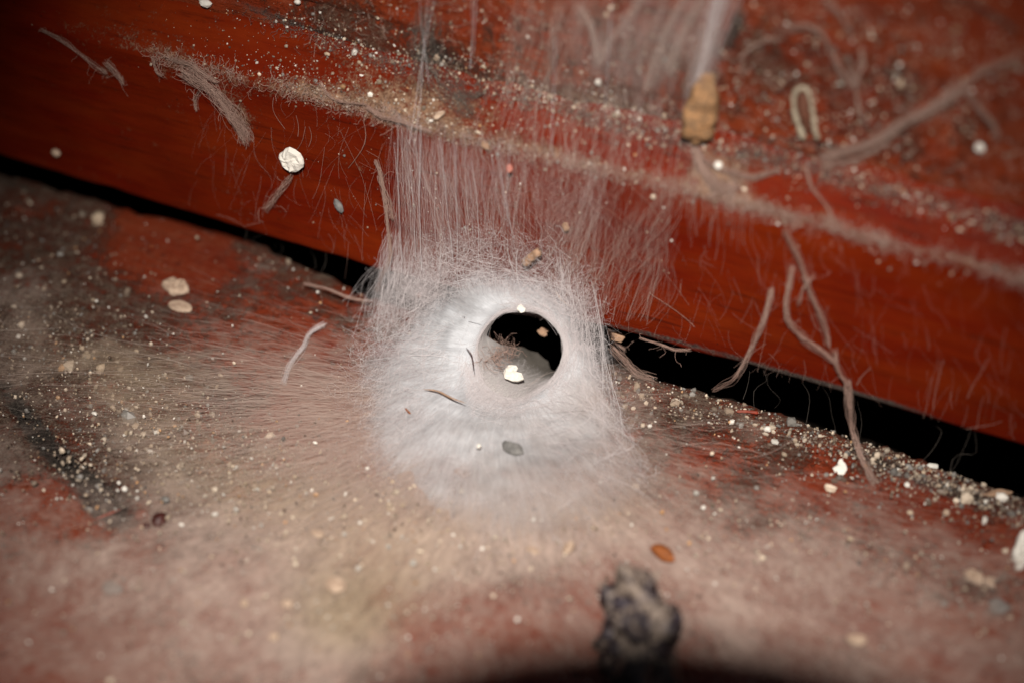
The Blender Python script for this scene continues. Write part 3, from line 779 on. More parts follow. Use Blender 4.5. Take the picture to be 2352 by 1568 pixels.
# single long threads that can be picked out
def long_thread(pts, hs, r, mat='thread_white', wig=.01, seed=0):
    X = [p[0] for p in pts]; Y = [p[1] for p in pts]
    P, _ = hit(X, Y, hs)
    P = interp_path(P, 24)[None]
    P = wiggle(P, wig, 2, seed)
    V, F = tubes(P, np.array([r*.6]), 5)
    return wpart('thread', V, F, M[mat])
L = [([(1095, -40), (1091, 60), (1088, 120)], [.5, .45, .4], .005), ([(1088, -40), (1083, 90), (1080, 160)], [.5, .45, .4], .0035), ([(1275, 90), (1270, 250), (1266, 360)], [.5, .45, .5], .003),
     ([(960, -40), (972, 90), (985, 190)], [.4, .4, .4], .003), ([(985, -40), (972, 130), (955, 330)], [.4, .4, .4], .003), ([(1000, -30), (968, 150), (940, 330)], [.4, .4, .3], .003),
     ([(1415, -40), (1400, 60), (1390, 240)], [.3, .3, .3], .003), ([(940, 380), (950, 470), (955, 600)], [.3, .3, .25], .003), ([(965, 290), (962, 450), (968, 620)], [.3, .3, .25], .0038),
     ([(1010, 320), (1025, 450), (1040, 600)], [.3, .3, .25], .0032), ([(1045, 330), (1048, 480), (1052, 640)], [.3, .3, .25], .003), ([(905, 330), (915, 450), (925, 600)], [.3, .3, .25], .0028),
     ([(1170, 330), (1168, 420), (1165, 520)], [.3, .3, .25], .0025), ([(800, 560), (798, 600), (793, 640)], [.2, .2, .2], .002), ([(780, 300), (830, 400), (865, 530)], [.12, .12, .1], .0016),
     ([(840, 420), (835, 520), (832, 600)], [.1, .1, .1], .0018), ([(880, 330), (860, 400), (835, 480)], [.1, .1, .1], .0018)]
for i, (p, h, r) in enumerate(L): long_thread(p, h, r, 'thread_white' if i < 13 else 'thread_dusty', .012, 20+i)

# slanting bundle that holds the curtain's right edge, ending at the insect case
N = 80
x0 = rng.normal(1668, 22, N); x1 = 1590+rng.normal(0, 9, N); y1 = 300+rng.uniform(-120, 20, N)
Pf = wall_fibres(N, 12, x0, np.full(N, -40.0), x1, y1, rng.random(N)*.12+.24, rng.random(N)*.06+.14, 5, .03, 14)
add_fibres('bundle_fibres', Pf, .0014+rng.random(N)*.0016, 'thread')
N = 760
x0 = rng.uniform(1180, 1670, N); y0 = rng.uniform(-60, 120, N); ln = rng.uniform(60, 260, N); x1 = x0-ln*rng.uniform(.15, .42, N); y1 = y0+ln
Pf = wall_fibres(N, 10, x0, y0, x1, y1, rng.random(N)*.15+.2, rng.random(N)*.15+.1, 8, .06, 15)
add_fibres('slanting_fibres', Pf, .0012+rng.random(N)*.002, 'thread_fine')
# pale ropes on the rough board, at the upper middle
for i, pts in enumerate([[(1480, -20), (1440, 50), (1400, 90), (1375, 150)], [(1580, -20), (1530, 70), (1500, 140), (1480, 210)], [(1620, -20), (1560, 90), (1535, 170)], [(1330, 10), (1360, 60), (1372, 130)]]):
    P, _ = hit([p[0] for p in pts], [p[1] for p in pts], .2)
    base = interp_path(P, 16)[None]; nn = 46
    Pf = wiggle(np.repeat(base, nn, 0)+rng.normal(0, .022, (nn, 1, 3)), .05, 2.5, 40+i)
    add_fibres('rope', Pf, .0014+rng.random(nn)*.0016, 'thread_fine')

# ------------------------------------------------------------------ other cobwebs: dust-laden strands, each a thing of its own
def cobweb(label, lines, mat='thread_dusty', h=.12, name='cobweb_strand', cat='cobweb', seed=0):
    """lines: (points, width, count); a rope of many threads round a core, with stray hairs"""
    p0 = lines[0][0][0]; loc = hit1(p0[0], p0[1], h)[0]
    parts = []; r = np.random.default_rng(100+seed)
    for j, ln in enumerate(lines):
        pts, w, n = ln[:3]; w = w*(.5 if seed in (6, 7, 4) else .62); n = max(8, int(n*(.45 if seed in (6, 11, 13) else .6))); hh = ln[3] if len(ln) > 3 else h
        P, _ = hit([p[0] for p in pts], [p[1] for p in pts], hh)
        K = 22
        base = wiggle(interp_path(P, K)[None], .06, 1.9, seed*5+j)[0]
        taper = (.30+.60*np.sin(np.linspace(.25, math.pi-.25, K)))*(.55+.9*r.random(K))
        core = wiggle(base[None], .03, 4, seed+j)
        parts.append(tubes(core, (w*(.05 if mat == 'thread_grey' else .11)*taper*(.3+1.3*r.random(K)))[None], 6))
        offs = r.normal(0, 1, (n, 1, 3))*w*.36*taper[None, :, None]
        Pf = wiggle(wiggle(np.repeat(base[None], n, 0)+offs, w*1.1, 5.0, seed*7+j), w*1.6, 2.2, seed*9+j)
        parts.append(tubes(Pf, .0012+r.random(n)*.0016, 3))
        m = n//2
        st = base[r.integers(0, K, m)]
        parts.append(tubes(curls(m, 7, st, r.uniform(.015, .05, m), .5, seed*3+j), .001+r.random(m)*.0012, 3))
    V, F = merge(parts)
    o = mesh_obj(name, V-loc, F, M[mat], smooth=False); o.location = Vector(loc)
    return tag(o, label, cat, 'loose cobwebs on the boards')

cobweb('long straight dusty cobweb strand slanting across the rough board, with one side branch',
       [([(1885, 378), (1960, 345), (2030, 318), (2110, 265), (2205, 203)], .075, 80), ([(2205, 203), (2260, 165), (2345, 118)], .035, 26), ([(2207, 205), (2245, 245), (2275, 275), (2288, 305)], .04, 24), ([(1900, 385), (1960, 372), (2040, 335)], .035, 30, .06)], seed=1)
cobweb('forked Y shaped cobweb strand with a pale knot above the long slanting one',
       [([(1815, 72), (1862, 66), (1890, 82), (1925, 135), (1958, 188)], .035, 26), ([(1988, 105), (1985, 150), (1962, 188)], .028, 22), ([(1960, 188), (1975, 232), (1985, 290)], .025, 18), ([(1956, 180), (1962, 190), (1966, 198)], .075, 40)], seed=2)
cobweb('thin kinked cobweb strand beside the dark crack on the rough board', [([(1700, 135), (1740, 105), (1800, 92)], .022, 14)], seed=3)
cobweb('short cobweb strand coming down from the top edge over the forked one', [([(1895, -10), (1925, 35), (1945, 75)], .03, 18)], seed=16)
cobweb('faint dark cobweb line running to the top right corner', [([(2160, -10), (2220, 10), (2290, 40), (2330, 70)], .02, 16)], mat='thread_grey', seed=4)
cobweb('fuzzy cobweb swag hanging on the slanted edge below the insect case',
       [([(1590, 318), (1615, 365), (1660, 395), (1720, 410), (1790, 392)], .04, 40, .06), ([(1600, 345), (1625, 410), (1660, 430), (1700, 425)], .07, 90, .05), ([(1850, 385), (1862, 430), (1895, 480), (1915, 520)], .02, 14, .04)], seed=5)
cobweb('A shaped cobweb on the right part of the glossy face, trailing over the gap',
       [([(1800, 530), (1838, 610), (1858, 650), (1880, 715), (1903, 790)], .045, 30, .15), ([(1828, 615), (1810, 690), (1815, 735), (1860, 790), (1915, 840)], .05, 34, .15), ([(1915, 800), (1935, 845), (1955, 880)], .05, 30, .15),
        ([(1835, 690), (1850, 660), (1870, 640)], .025, 12, .15)], mat='thread_dusty', seed=6)
_t = cobweb('single limp cobweb thread dropping from the glossy face across the gap to the ledge', [([(1945, 870), (1955, 893), (1958, 905)], .03, 18, .12)], seed=7)
def free_cobweb(label, pts3, w, n, mat, seed, name='cobweb_strand'):
    loc = np.array(pts3[0]); base = interp_path(pts3, 22); r = np.random.default_rng(seed)
    parts = [tubes(wiggle(base[None], .04, 3, seed), np.full((1,), w*.08), 5), tubes(wiggle(wiggle(np.repeat(base[None], n, 0)+r.normal(0, w*.45, (n, 1, 3)), w*1.5, 4, seed), w*2.2, 1.8, seed+5), .0012+r.random(n)*.0015, 3)]
    V, F = merge(parts); o = mesh_obj(name, V-loc, F, M[mat], smooth=False); o.location = Vector(loc)
    return tag(o, label, 'cobweb', 'loose cobwebs on the boards')
bpy.data.objects.remove(_t)
P3 = [on_y(np.array(1948.), np.array(875.), -.12), on_y(np.array(1952.), np.array(920.), -.15), on_z(np.array(1958.), np.array(985.), .25), on_z(np.array(1985.), np.array(1060.), .1), on_z(np.array(2010.), np.array(1110.), .04)]
free_cobweb('limp dusty cobweb thread dropping from the glossy face across the gap onto the ledge', P3, .024, 30, 'thread_dusty', 71)
P3 = [on_y(np.array(1772.), np.array(665.), -.1), on_y(np.array(1755.), np.array(735.), -.12), on_y(np.array(1735.), np.array(780.), -.12), on_y(np.array(1708.), np.array(835.), -.12), on_y(np.array(1690.), np.array(870.), -.2), on_z(np.array(1640.), np.array(895.), .15)]
free_cobweb('thin pinkish cobweb strand left of the A shaped one, reaching into the gap', P3, .018, 16, 'thread_dusty', 72)
cobweb('faint straight cobweb line at the far left of the glossy face', [([(92, 72), (140, 100), (190, 135), (240, 168)], .032, 22, .05), ([(245, 145), (262, 165), (282, 195)], .05, 30, .05)], seed=8)
cobweb('grey fluffy cobweb clump trailing down the left part of the glossy face',
       [([(420, 165), (480, 195), (520, 240), (555, 285), (570, 318)], .10, 130, .06), ([(350, 130), (362, 165), (375, 172)], .04, 24, .05), ([(470, 205), (452, 230), (456, 255)], .03, 20, .05), ([(390, 140), (440, 150), (500, 190)], .03, 30, .05)], mat='thread_dusty', seed=9)
cobweb('small twisted cobweb tail hanging under the large white flake', [([(664, 402), (645, 430), (628, 455), (610, 478)], .05, 30, .10)], seed=10)
cobweb('knotted cobweb cord along the left edge of the hanging curtain', [([(862, 370), (872, 430), (885, 480), (893, 530), (897, 590), (885, 640), (868, 678)], .035, 44, .12), ([(872, 400), (895, 450), (905, 500)], .03, 30, .1)], seed=11)
cobweb('dark grey cobweb tangle crossing the groove at the top of the boards', [([(985, 35), (972, 60), (968, 110), (985, 150), (1020, 185), (1050, 225), (1075, 250)], .20, 90, .1), ([(1050, 225), (1085, 232), (1110, 220)], .06, 40, .08)], mat='thread_grey', seed=12)
cobweb('curly cobweb scraps hanging along the lower rim left of the curtain', [([(735, 190), (752, 215), (790, 232), (840, 245)], .02, 26, .06), ([(840, 245), (880, 270), (930, 275), (985, 300)], .028, 50, .05)], seed=13)
cobweb('ragged cobweb rag in the gap to the right of the funnel', [([(1400, 765), (1420, 790), (1432, 800)], .03, 26, .1), ([(1475, 770), (1520, 785), (1545, 800), (1580, 800)], .02, 22, .06)], seed=14)
P3 = [on_z(np.array(1405.), np.array(795.), .3), on_z(np.array(1440.), np.array(835.), .1), on_z(np.array(1465.), np.array(860.), .08), on_z(np.array(1500.), np.array(870.), .05)]
free_cobweb('pale looping cobweb at the foot of the gap right of the funnel', P3, .03, 26, 'thread_dusty', 73)
# bent white silk wisp left of funnel
P3 = [on_z(np.array(x), np.array(y), .14) for x, y in [(652., 878.), (660., 845.), (680., 815.), (700., 795.), (705., 770.), (722., 757.), (745., 745.)]]
o = free_cobweb('bright white bent wisp of silk lying on the thin sheet left of the funnel', P3, .016, 34, 'thread', 74, 'silk_wisp')
cobweb('torn cobweb edge with frayed hairs along the ledge left of the funnel', [([(690, 655), (740, 668), (800, 690), (850, 700)], .02, 40, .22)], seed=15)

N = 16
xg = np.concatenate([rng.uniform(1400, 2352, 10), rng.uniform(520, 880, 6)]); yb = np.interp(xg, [500, 880, 1390, 1700, 2000, 2352], [508, 622, 752, 832, 920, 1022]); yr = np.interp(xg, [500, 860, 1400, 1700, 2000, 2352], [528, 678, 832, 918, 1008, 1140])
p0 = on_y(xg, yb-3, -.02); p1 = on_z(xg+rng.normal(0, 25, N), yr+rng.uniform(0, 16, N), .02)
t = np.linspace(0, 1, 9)[None, :, None]
V, F = tubes(wiggle(p0[:, None]*(1-t)+p1[:, None]*t+np.array([0, .25, -.05])*t*(1-t)*4*rng.random((N, 1, 1)), .16, 2.5, 91), .0009+rng.random(N)*.0012)
tag(mesh_obj('gap_threads', V, F, M['thread_grey'], smooth=False), 'faint dirty threads strung across the black gap', 'cobweb', kind='stuff')
# hairs and fluff on the lower rim and in the groove
def fluff(name, label, n, sampler, h, step, turn, mat, seed, K=7):
    X, Y = sampler(n); P, Nn = hit(X, Y, h); Pf = curls(n, K, P, rng.uniform(*step, n), turn, seed)
    keep = 0
    V, F = tubes(Pf, .0011+rng.random(n)*.0017, 3)
    o = mesh_obj(name, V, F, M[mat], smooth=False); tag(o, label, 'fluff', kind='stuff'); return o
def along(xa, xb, f, sd):
    def s(n):
        X = rng.uniform(xa, xb, n); 
        dens_ = vnoise(np.stack([X/60, X*0, X*0+2], -1)); X = X[dens_ > rng.random(n)*.9]; 
        X = np.resize(X, n)+rng.normal(0, 3, n)
        return X, f(X)+rng.normal(0, sd, n)
    return s
rim = lambda X: np.interp(X, [0, 350, 750, 1000, 1300, 1600, 2000, 2352], [28, 128, 228, 292, 370, 440, 545, 640])
grv = lambda X: np.interp(X, [560, 800, 1000, 1300, 1500, 1800, 2352], [25, 112, 185, 255, 312, 372, 532])
fluff('rim_fluff', 'dusty fluff clinging along the lower rim of the slanted edge', 2600, along(350, 2380, rim, 9), .015, (.012, .035), .6, 'thread_dusty', 31)
fluff('groove_fluff', 'grey fluff packed in the groove above the slanted edge', 2200, along(560, 2380, grv, 12), .02, (.012, .04), .6, 'thread_grey', 32)
fluff('board_fluff', 'fine hairs caught on the rough upper board', 1300, lambda n: (lambda X: (X, grv(X)-rng.uniform(0, 420, n)))(rng.uniform(700, 2352, n)), .03, (.02, .05), .35, 'thread_dusty', 33)

# ------------------------------------------------------------------ grains (nobody could count them)
def ico(sub=1):
    bm_ = bpy.data.meshes.new('t'); import bmesh
    b = bmesh.new(); bmesh.ops.create_icosphere(b, subdivisions=sub, radius=1); V = np.array([v.co[:] for v in b.verts]); F = np.array([[v.index for v in f.verts] for f in b.faces]); b.free(); bpy.data.meshes.remove(bm_)
    return V, F
ICO1 = ico(1); ICO2 = ico(2); ICO4 = ico(4)
PAL = np.array([(.62, .50, .38), (.45, .34, .24), (.30, .22, .16), (.80, .74, .66), (.10, .06, .04), (.55, .30, .14), (.22, .2, .18)])
def grains(name, label, X, Y, size, probs, h=.0, glob=None):
    n = len(X); P, Nn = hit(X, Y, h)
    V0, F0 = ICO1
    sc_ = size[:, None]*rng.uniform(.55, 1.3, (n, 3))
    V = V0[None]*sc_[:, None]*(1+rng.normal(0, .14, (n, len(V0), 1)))+P[:, None]+Nn[:, None]*(size*.3)[:, None, None]
    F = F0[None]+(np.arange(n)*len(V0))[:, None, None]
    col = PAL[rng.choice(len(PAL), n, p=np.array(probs)/sum(probs))]*rng.uniform(.35, .95, (n, 1))
    o = mesh_obj(name, V.reshape(-1, 3), F.reshape(-1, 3), M['grains'], attrs={'tint': np.repeat(col, len(V0), 0)}, smooth=False)
    return tag(o, label, 'grit', kind='stuff')
def blob_samples(lst):
    X, Y = [], []
    for x, y, rx, ry, ang, n in lst:
        a = math.radians(ang); u = rng.normal(0, rx, n); v = rng.normal(0, ry, n)
        X.append(x+u*math.cos(a)-v*math.sin(a)); Y.append(y+u*math.sin(a)+v*math.cos(a))
    return np.concatenate(X), np.concatenate(Y)
X, Y = blob_samples([(120, 560, 130, 80, 20, 700), (250, 880, 200, 70, 25, 1500), (150, 780, 130, 60, 20, 600), (520, 1010, 180, 60, 20, 800), (600, 1150, 220, 70, 8, 700), (300, 1010, 150, 50, 20, 700), (650, 590, 120, 20, 20, 160),
  (1560, 925, 110, 25, 17, 700), (1800, 985, 130, 18, 17, 500), (2080, 1075, 130, 22, 20, 1100), (2270, 1140, 90, 22, 22, 900), (1850, 1060, 140, 50, 17, 260), (2150, 1150, 170, 45, 20, 260), (200, 1100, 70, 50, 40, 260), (1420, 900, 40, 40, 0, 160),
  (1900, 1300, 260, 60, 10, 260), (2250, 1340, 90, 30, 15, 240), (900, 1300, 400, 120, 0, 260), (300, 1350, 300, 130, 0, 120), (1200, 1200, 260, 60, 0, 160)])
edge_y = np.interp(X, [0, 500, 860, 1400, 1700, 2000, 2352], [395, 532, 682, 836, 922, 1012, 1144])
X2, Y2 = blob_samples([(350, 1080, 260, 70, 12, 420), (700, 1150, 260, 70, 6, 420), (1000, 1230, 300, 60, 4, 300), (1700, 1250, 260, 60, 8, 200), (700, 1380, 300, 60, 0, 200)])
P_X, P_Y = X2, Y2
ok = (Y > edge_y+3) & (np.hypot((X-1190)/160, (Y-800)/150) > 1); X, Y = X[ok], Y[ok]
grains('sand_grains', 'pale and dark sand grains strewn over the ledge', X, Y, np.exp(rng.normal(math.log(.0070), .75, len(X))), (3, 3, 3.5, .8, 3, .4, 4), .01)
X = rng.uniform(0, 2352, 900); Y = rng.uniform(500, 1568, 900); edge_y = np.interp(X, [0, 500, 860, 1400, 1700, 2000, 2352], [395, 532, 682, 836, 922, 1012, 1144])
ok = (Y > edge_y+6) & (np.hypot((X-1190)/160, (Y-800)/150) > 1); X, Y = X[ok], Y[ok]
grains('silk_grains', 'tiny bright grains caught on the thin silk sheet', X, Y, np.exp(rng.normal(math.log(.0095), .5, len(X))), (3, 1, .5, 5, .5, .6, 0), .13)
ok = np.hypot((P_X-1190)/230, (P_Y-830)/240) > 1
grains('tan_grains', 'tan dust lumps lying in the silk over the middle of the ledge', P_X[ok], P_Y[ok], np.exp(rng.normal(math.log(.011), .5, ok.sum())), (4, 3, 1, 1.6, .4, .8, .4), .14)
N = 700; a_ = rng.uniform(0, 2*math.pi, N); q_ = rng.random(N)**.5
X = 1050+np.cos(a_)*q_*1250; Y = 1180+np.sin(a_)*q_*380; ok = (Y > np.interp(X, [0, 860, 1400, 2352], [420, 710, 860, 1170])) & (np.hypot((X-1190)/170, (Y-820)/150) > 1) & (vnoise(np.stack([X/90, Y/70, X*0], -1)) > rng.random(N))
X, Y = X[ok], Y[ok]
grains('dark_grains', 'dark specks of dirt caught in the silk', X, Y, np.exp(rng.normal(math.log(.009), .5, len(X))), (0, .3, 1.5, 0, 3, .3, 1), .15)
X, Y = blob_samples([(1100, 180, 260, 20, 15, 900), (1400, 260, 160, 28, 15, 800), (1700, 350, 200, 16, 12, 500), (2100, 460, 170, 16, 20, 500), (2290, 520, 80, 14, 20, 200), (850, 110, 150, 22, 20, 300), (1000, 90, 280, 70, 0, 800), (1500, 150, 260, 110, 0, 1300), (2050, 180, 280, 130, 0, 2600), (700, 190, 180, 26, 15, 300), (900, 250, 200, 20, 17, 400), (1200, 345, 250, 14, 15, 260), (1000, 230, 200, 25, 15, 260), (1100, 480, 200, 90, 10, 160), (1800, 500, 300, 25, 15, 200)])
ok = (Y < np.interp(X, [0, 880, 1390, 2352], [350, 610, 740, 1010])) & (X < 2450) & (Y > -60); X, Y = X[ok], Y[ok]
grains('board_grit', 'dust specks and grit stuck to the upright red boards', X, Y, np.exp(rng.normal(math.log(.0068), .55, len(X))), (3, 3, 3, 1.6, 1.2, .3, 2), .005)

# ------------------------------------------------------------------ bits one can pick out
def frame_of(n, yaw, tilt=0., taz=0.):
    n = np.asarray(n, float)
    if tilt:
        a = np.array([math.cos(taz), math.sin(taz), 0]) if abs(n[2]) > .7 else np.array([math.cos(taz), 0, math.sin(taz)])
        n = n+a*math.tan(tilt); n /= np.linalg.norm(n)
    ref = np.array([1.0, 0, 0]); u = ref-n*(ref@n); u /= np.linalg.norm(u); v = np.cross(n, u)
    return u*math.cos(yaw)+v*math.sin(yaw), -u*math.sin(yaw)+v*math.cos(yaw), n

def flake(label, X, Y, rx, ry, mat, name='paint_flake', cat='flake', h=.03, thick=.25, yaw=0., tilt=0., taz=0., pts=9, jag=.22, seed=0, group='flakes and crumbs', at=None, nrm=None):
    """rx, ry in photo pixels; a broken plate: jagged outline, crumpled top, real thickness"""
    r = np.random.default_rng(500+seed)
    p, n = hit1(X, Y, h)
    if at is not None: p = np.asarray(at, float)
    if nrm is not None: n = np.asarray(nrm, float)/np.linalg.norm(nrm)
    k = np.linalg.norm(p-CAM)/FPX; a, b = rx*k, ry*k
    u, v, w = frame_of(n, yaw, tilt, taz)
    g = np.linspace(0, 2*math.pi, pts, endpoint=False)+r.normal(0, .12, pts); R = 1+r.normal(0, jag, pts)
    g2 = np.linspace(0, 2*math.pi, pts*2, endpoint=False)
    R2 = np.interp(g2, np.r_[g, g[0]+2*math.pi], np.r_[R, R[0]], period=2*math.pi)+r.normal(0, jag*.25, pts*2)
    t = min(a, b)*thick
    rings = []
    for rad, z in ((.9, 0), (1.0, t*.3), (.97, t*.8), (.78, t*1.1), (.5, t*1.15), (.22, t*1.2)):
        zz_ = z+r.normal(0, t*.16, pts*2)*(1 if z > 0 else 0)
        rings.append(np.stack([np.cos(g2)*R2*rad*a, np.sin(g2)*R2*rad*b, zz_], -1))
    Lc = np.stack(rings, 1)                # pts2, 6, 3
    m = pts*2
    V = Lc.reshape(-1, 3); F = grid_faces(m, 6, True)
    cap_t = len(V); V = np.vstack([V, [[0, 0, t*1.2]], [[0, 0, 0]]])
    tri = []
    for i in range(m):
        j = (i+1) % m; tri.append((i*6+5, j*6+5, cap_t, cap_t)); tri.append((j*6, i*6, cap_t+1, cap_t+1))
    F = [tuple(f) for f in F]+[(a_, b_, c_) for a_, b_, c_, _ in tri]
    W = V[:, :1]*u+V[:, 1:2]*v+V[:, 2:]*w
    me = bpy.data.meshes.new(name); me.from_pydata(W.tolist(), [], [tuple(int(q) for q in f) for f in F]); me.materials.append(M[mat]); me.update()
    o = bpy.data.objects.new(name, me); COL.objects.link(o); o.location = Vector(p)
    return tag(o, label, cat, group)

def crumb(label, X, Y, rx, ry, rz, mat, name='crumb', cat='crumb', h=0., yaw=0., rough=.35, freq=1.6, seed=0, at=None, ico_=None, nrm=None, group='flakes and crumbs'):
    p, n = hit1(X, Y, h)
    if at is not None: p = np.asarray(at, float)
    if nrm is not None: n = np.asarray(nrm, float)
    k = np.linalg.norm(p-CAM)/FPX
    V, F = ico_ or ICO2
    d = 1+(fbm(V*freq+seed*7.7, 3)-.5)*2*rough
    V = V*d[:, None]*np.array([rx, ry, rz])*k; V[:, 2] += rz*k*.8
    u, v, w = frame_of(n, yaw)
    W = V[:, :1]*u+V[:, 1:2]*v+V[:, 2:]*w
    o = mesh_obj(name, W, F, M[mat], smooth=len(F) > 400); o.location = Vector(p)
    return tag(o, label, cat, group)

flake('large bright white plaster flake stuck to the glossy red face at left', 670, 366, 34, 32, 'plaster', h=.1, thick=.30, pts=8, jag=.10, seed=1)
inside = T0+A*.35+np.array([0, 0, -.0])
pin = on_z(np.array(1178.), np.array(856.), .17)
flake('white flake lying inside the dark mouth of the funnel', 1178, 856, 24, 20, 'plaster', thick=.4, pts=7, jag=.28, seed=2, at=pin, yaw=.6, nrm=(.1, -.5, .8))
flake('pale plaster piece under the thin web at left, upper of a touching pair', 402, 665, 26, 26, 'cream', seed=3, h=.02, thick=.6)
flake('pale rounded flat plaster piece at left, lower of a touching pair', 415, 706, 30, 17, 'cream', seed=4, h=.02, jag=.05)
flake('small bright white pointed flake on the red ledge right of the web', 1931, 1074, 16, 18, 'plaster', seed=5, h=.04, jag=.2, tilt=.5, taz=-1.5)
flake('white upright flake cut by the right edge of the photo', 2345, 1268, 20, 38, 'plaster', seed=6, h=.06, thick=.8, tilt=.6, taz=-1.5)
flake('blurred pale square flake low on the left of the foreground', 771, 1346, 27, 20, 'cream', seed=7, h=.16, thick=.5, jag=.08, pts=7)
flake('blurred cream oblong flake at the lower right', 1968, 1471, 22, 13, 'cream', seed=8, h=.12, thick=.7, jag=.06, yaw=.3)
flake('tiny cream leaf shaped flake on the slanted edge', 1009, 265, 13, 7, 'cream', seed=9, h=.08, yaw=.8)
flake('tan chip caught at the rim just below the slanted edge', 1114, 334, 12, 10, 'tan', seed=10, h=.06, jag=.22)
flake('pinkish chip held in the hanging curtain', 1171, 389, 12, 7, 'pink', seed=11, h=.2, yaw=1.1)
flake('blurred pale triangular chip in the middle foreground', 1305, 1258, 15, 20, 'cream', seed=12, h=.15, jag=.2, pts=5, thick=.7)
flake('faint pale chip left of the triangular one in the foreground', 1226, 1264, 14, 12, 'cream', seed=13, h=.1)
flake('tan triangular flake hanging in the gap right of the funnel', 1418, 770, 17, 20, 'tan', seed=14, at=on_z(np.array(1418.), np.array(770.), .35), pts=4, jag=.25, nrm=(.2, -.8, .5))
flake('dim tan chip deep inside the funnel mouth, left one', 1157, 773, 13, 10, 'tan', seed=15, at=T0+A*1.0+np.array([-.12, 0, -.02]), nrm=(.2, -.8, .5), jag=.2)
flake('dim tan chip deep inside the funnel mouth, right one', 1199, 762, 11, 10, 'tan', seed=16, at=T0+A*1.2+np.array([.10, 0, .08]), nrm=(.2, -.8, .5), jag=.2)
flake('brown crinkled flake on the ledge edge at far right', 2288, 1132, 34, 11, 'tan', seed=17, h=.03, yaw=.5, jag=.2)
flake('small white chip at the brink of the gap at right', 2142, 1068, 15, 7, 'plaster', seed=18, h=.03, yaw=.2)
flake('pale scrap behind the clump at the right foreground', 2235, 1328, 26, 20, 'cream', seed=19, h=.03, jag=.28, thick=.6)
flake('pale scrap nearest the right edge in the foreground', 2272, 1338, 15, 15, 'cream', seed=20, h=.03, jag=.28, thick=.6)
flake('pale chip with a dark pit in the left foreground web', 727, 1225, 16, 11, 'cream', seed=21, h=.16, jag=.25)
flake('small white flake in the web just over the mouth', 1208, 696, 10, 9, 'plaster', seed=22, at=funnel(np.array(math.radians(82.)), np.array(.12))-A*.05, nrm=(0, -.8, .6))
flake('curled tan scrap on the red face right of the curtain', 1300, 522, 8, 12, 'tan', seed=23, h=.12, jag=.25)
crumb('bright round white speck on the rough board at right', 2252, 335, 12, 12, 9, 'plaster', seed=1, h=0.02, name='grain', cat='grain')
crumb('white speck high on the rough board behind the web curtain', 1376, 186, 8, 8, 7, 'plaster', seed=2, h=.05, name='grain', cat='grain')
crumb('white speck beside the cobweb swag under the insect case', 1651, 381, 10, 9, 8, 'plaster', seed=3, h=.08, name='grain', cat='grain')
crumb('pale speck at the far left of the glossy face', 133, 349, 11, 10, 8, 'cream', seed=4, h=0, name='grain', cat='grain')
crumb('white speck cut by the top edge at left', 476, 5, 16, 9, 8, 'plaster', seed=5, h=.02, name='grain', cat='grain')
crumb('white speck at the top edge left of the tangle', 686, 3, 7, 6, 6, 'plaster', seed=6, h=.02, name='grain', cat='grain')
crumb('white oval grain on the ledge right of the web', 1762, 988, 9, 7, 6, 'plaster', seed=7, name='grain', cat='grain')
crumb('round white grain on the red ledge below the gap at right', 2083, 1116, 7, 6, 6, 'plaster', seed=8, name='grain', cat='grain')
crumb('blurred white grain at the bottom left of centre', 629, 1466, 12, 12, 9, 'cream', seed=9, h=.12, name='grain', cat='grain')
crumb('blurred pale grain in the silk over the foreground', 660, 1389, 15, 10, 8, 'cream', seed=10, h=.12, name='grain', cat='grain')
crumb('blurred pale grain left of the pale square flake', 562, 1388, 10, 10, 8, 'cream', seed=11, h=.12, name='grain', cat='grain')
crumb('white grain in the silk under the grey lump', 1100, 1027, 6, 6, 6, 'plaster', seed=12, h=.38, name='grain', cat='grain')
crumb('white grain near the pinkish strip at left', 287, 1125, 7, 6, 6, 'plaster', seed=13, h=.1, name='grain', cat='grain')
crumb('blurred white grain right of the dark streak', 2172, 1180, 8, 8, 7, 'cream', seed=14, h=.05, name='grain', cat='grain')
crumb('orange brown crumb in the blurred foreground', 1522, 1276, 32, 18, 16, 'orange', seed=15, h=.10, yaw=-.2)
crumb('dark red crumb on the silk at left', 367, 1200, 18, 22, 16, 'maroon', seed=16, h=.05)
crumb('tiny dark crumb beside the dark red one', 338, 1211, 9, 8, 7, 'maroon', seed=17, h=.05)
crumb('orange crumb held in the web left above the funnel', 961, 682, 7, 7, 6, 'orange', seed=18, at=on_z(np.array(961.), np.array(682.), .32))
crumb('grey fluffy lump in the white silk below the mouth', 1178, 1034, 30, 14, 12, 'greylump', seed=19, h=.33, rough=.5)
crumb('grey brown oval dropping on the glossy face', 781, 469, 9, 19, 9, 'greylump', seed=20, h=.01, yaw=.5, name='dropping', cat='dropping')
crumb('grey smudgy lump at the lower left of the ledge', 258, 1352, 24, 17, 7, 'greylump', seed=21, h=-.02, rough=.5)
crumb('dark grey lump on the ledge at lower right', 2292, 1396, 24, 18, 10, 'greylump', seed=22, h=-.02, rough=.5)
crumb('small black pit of dirt on the rough board', 2846, 300, 5, 5, 3, 'maroon', seed=23) if False else None

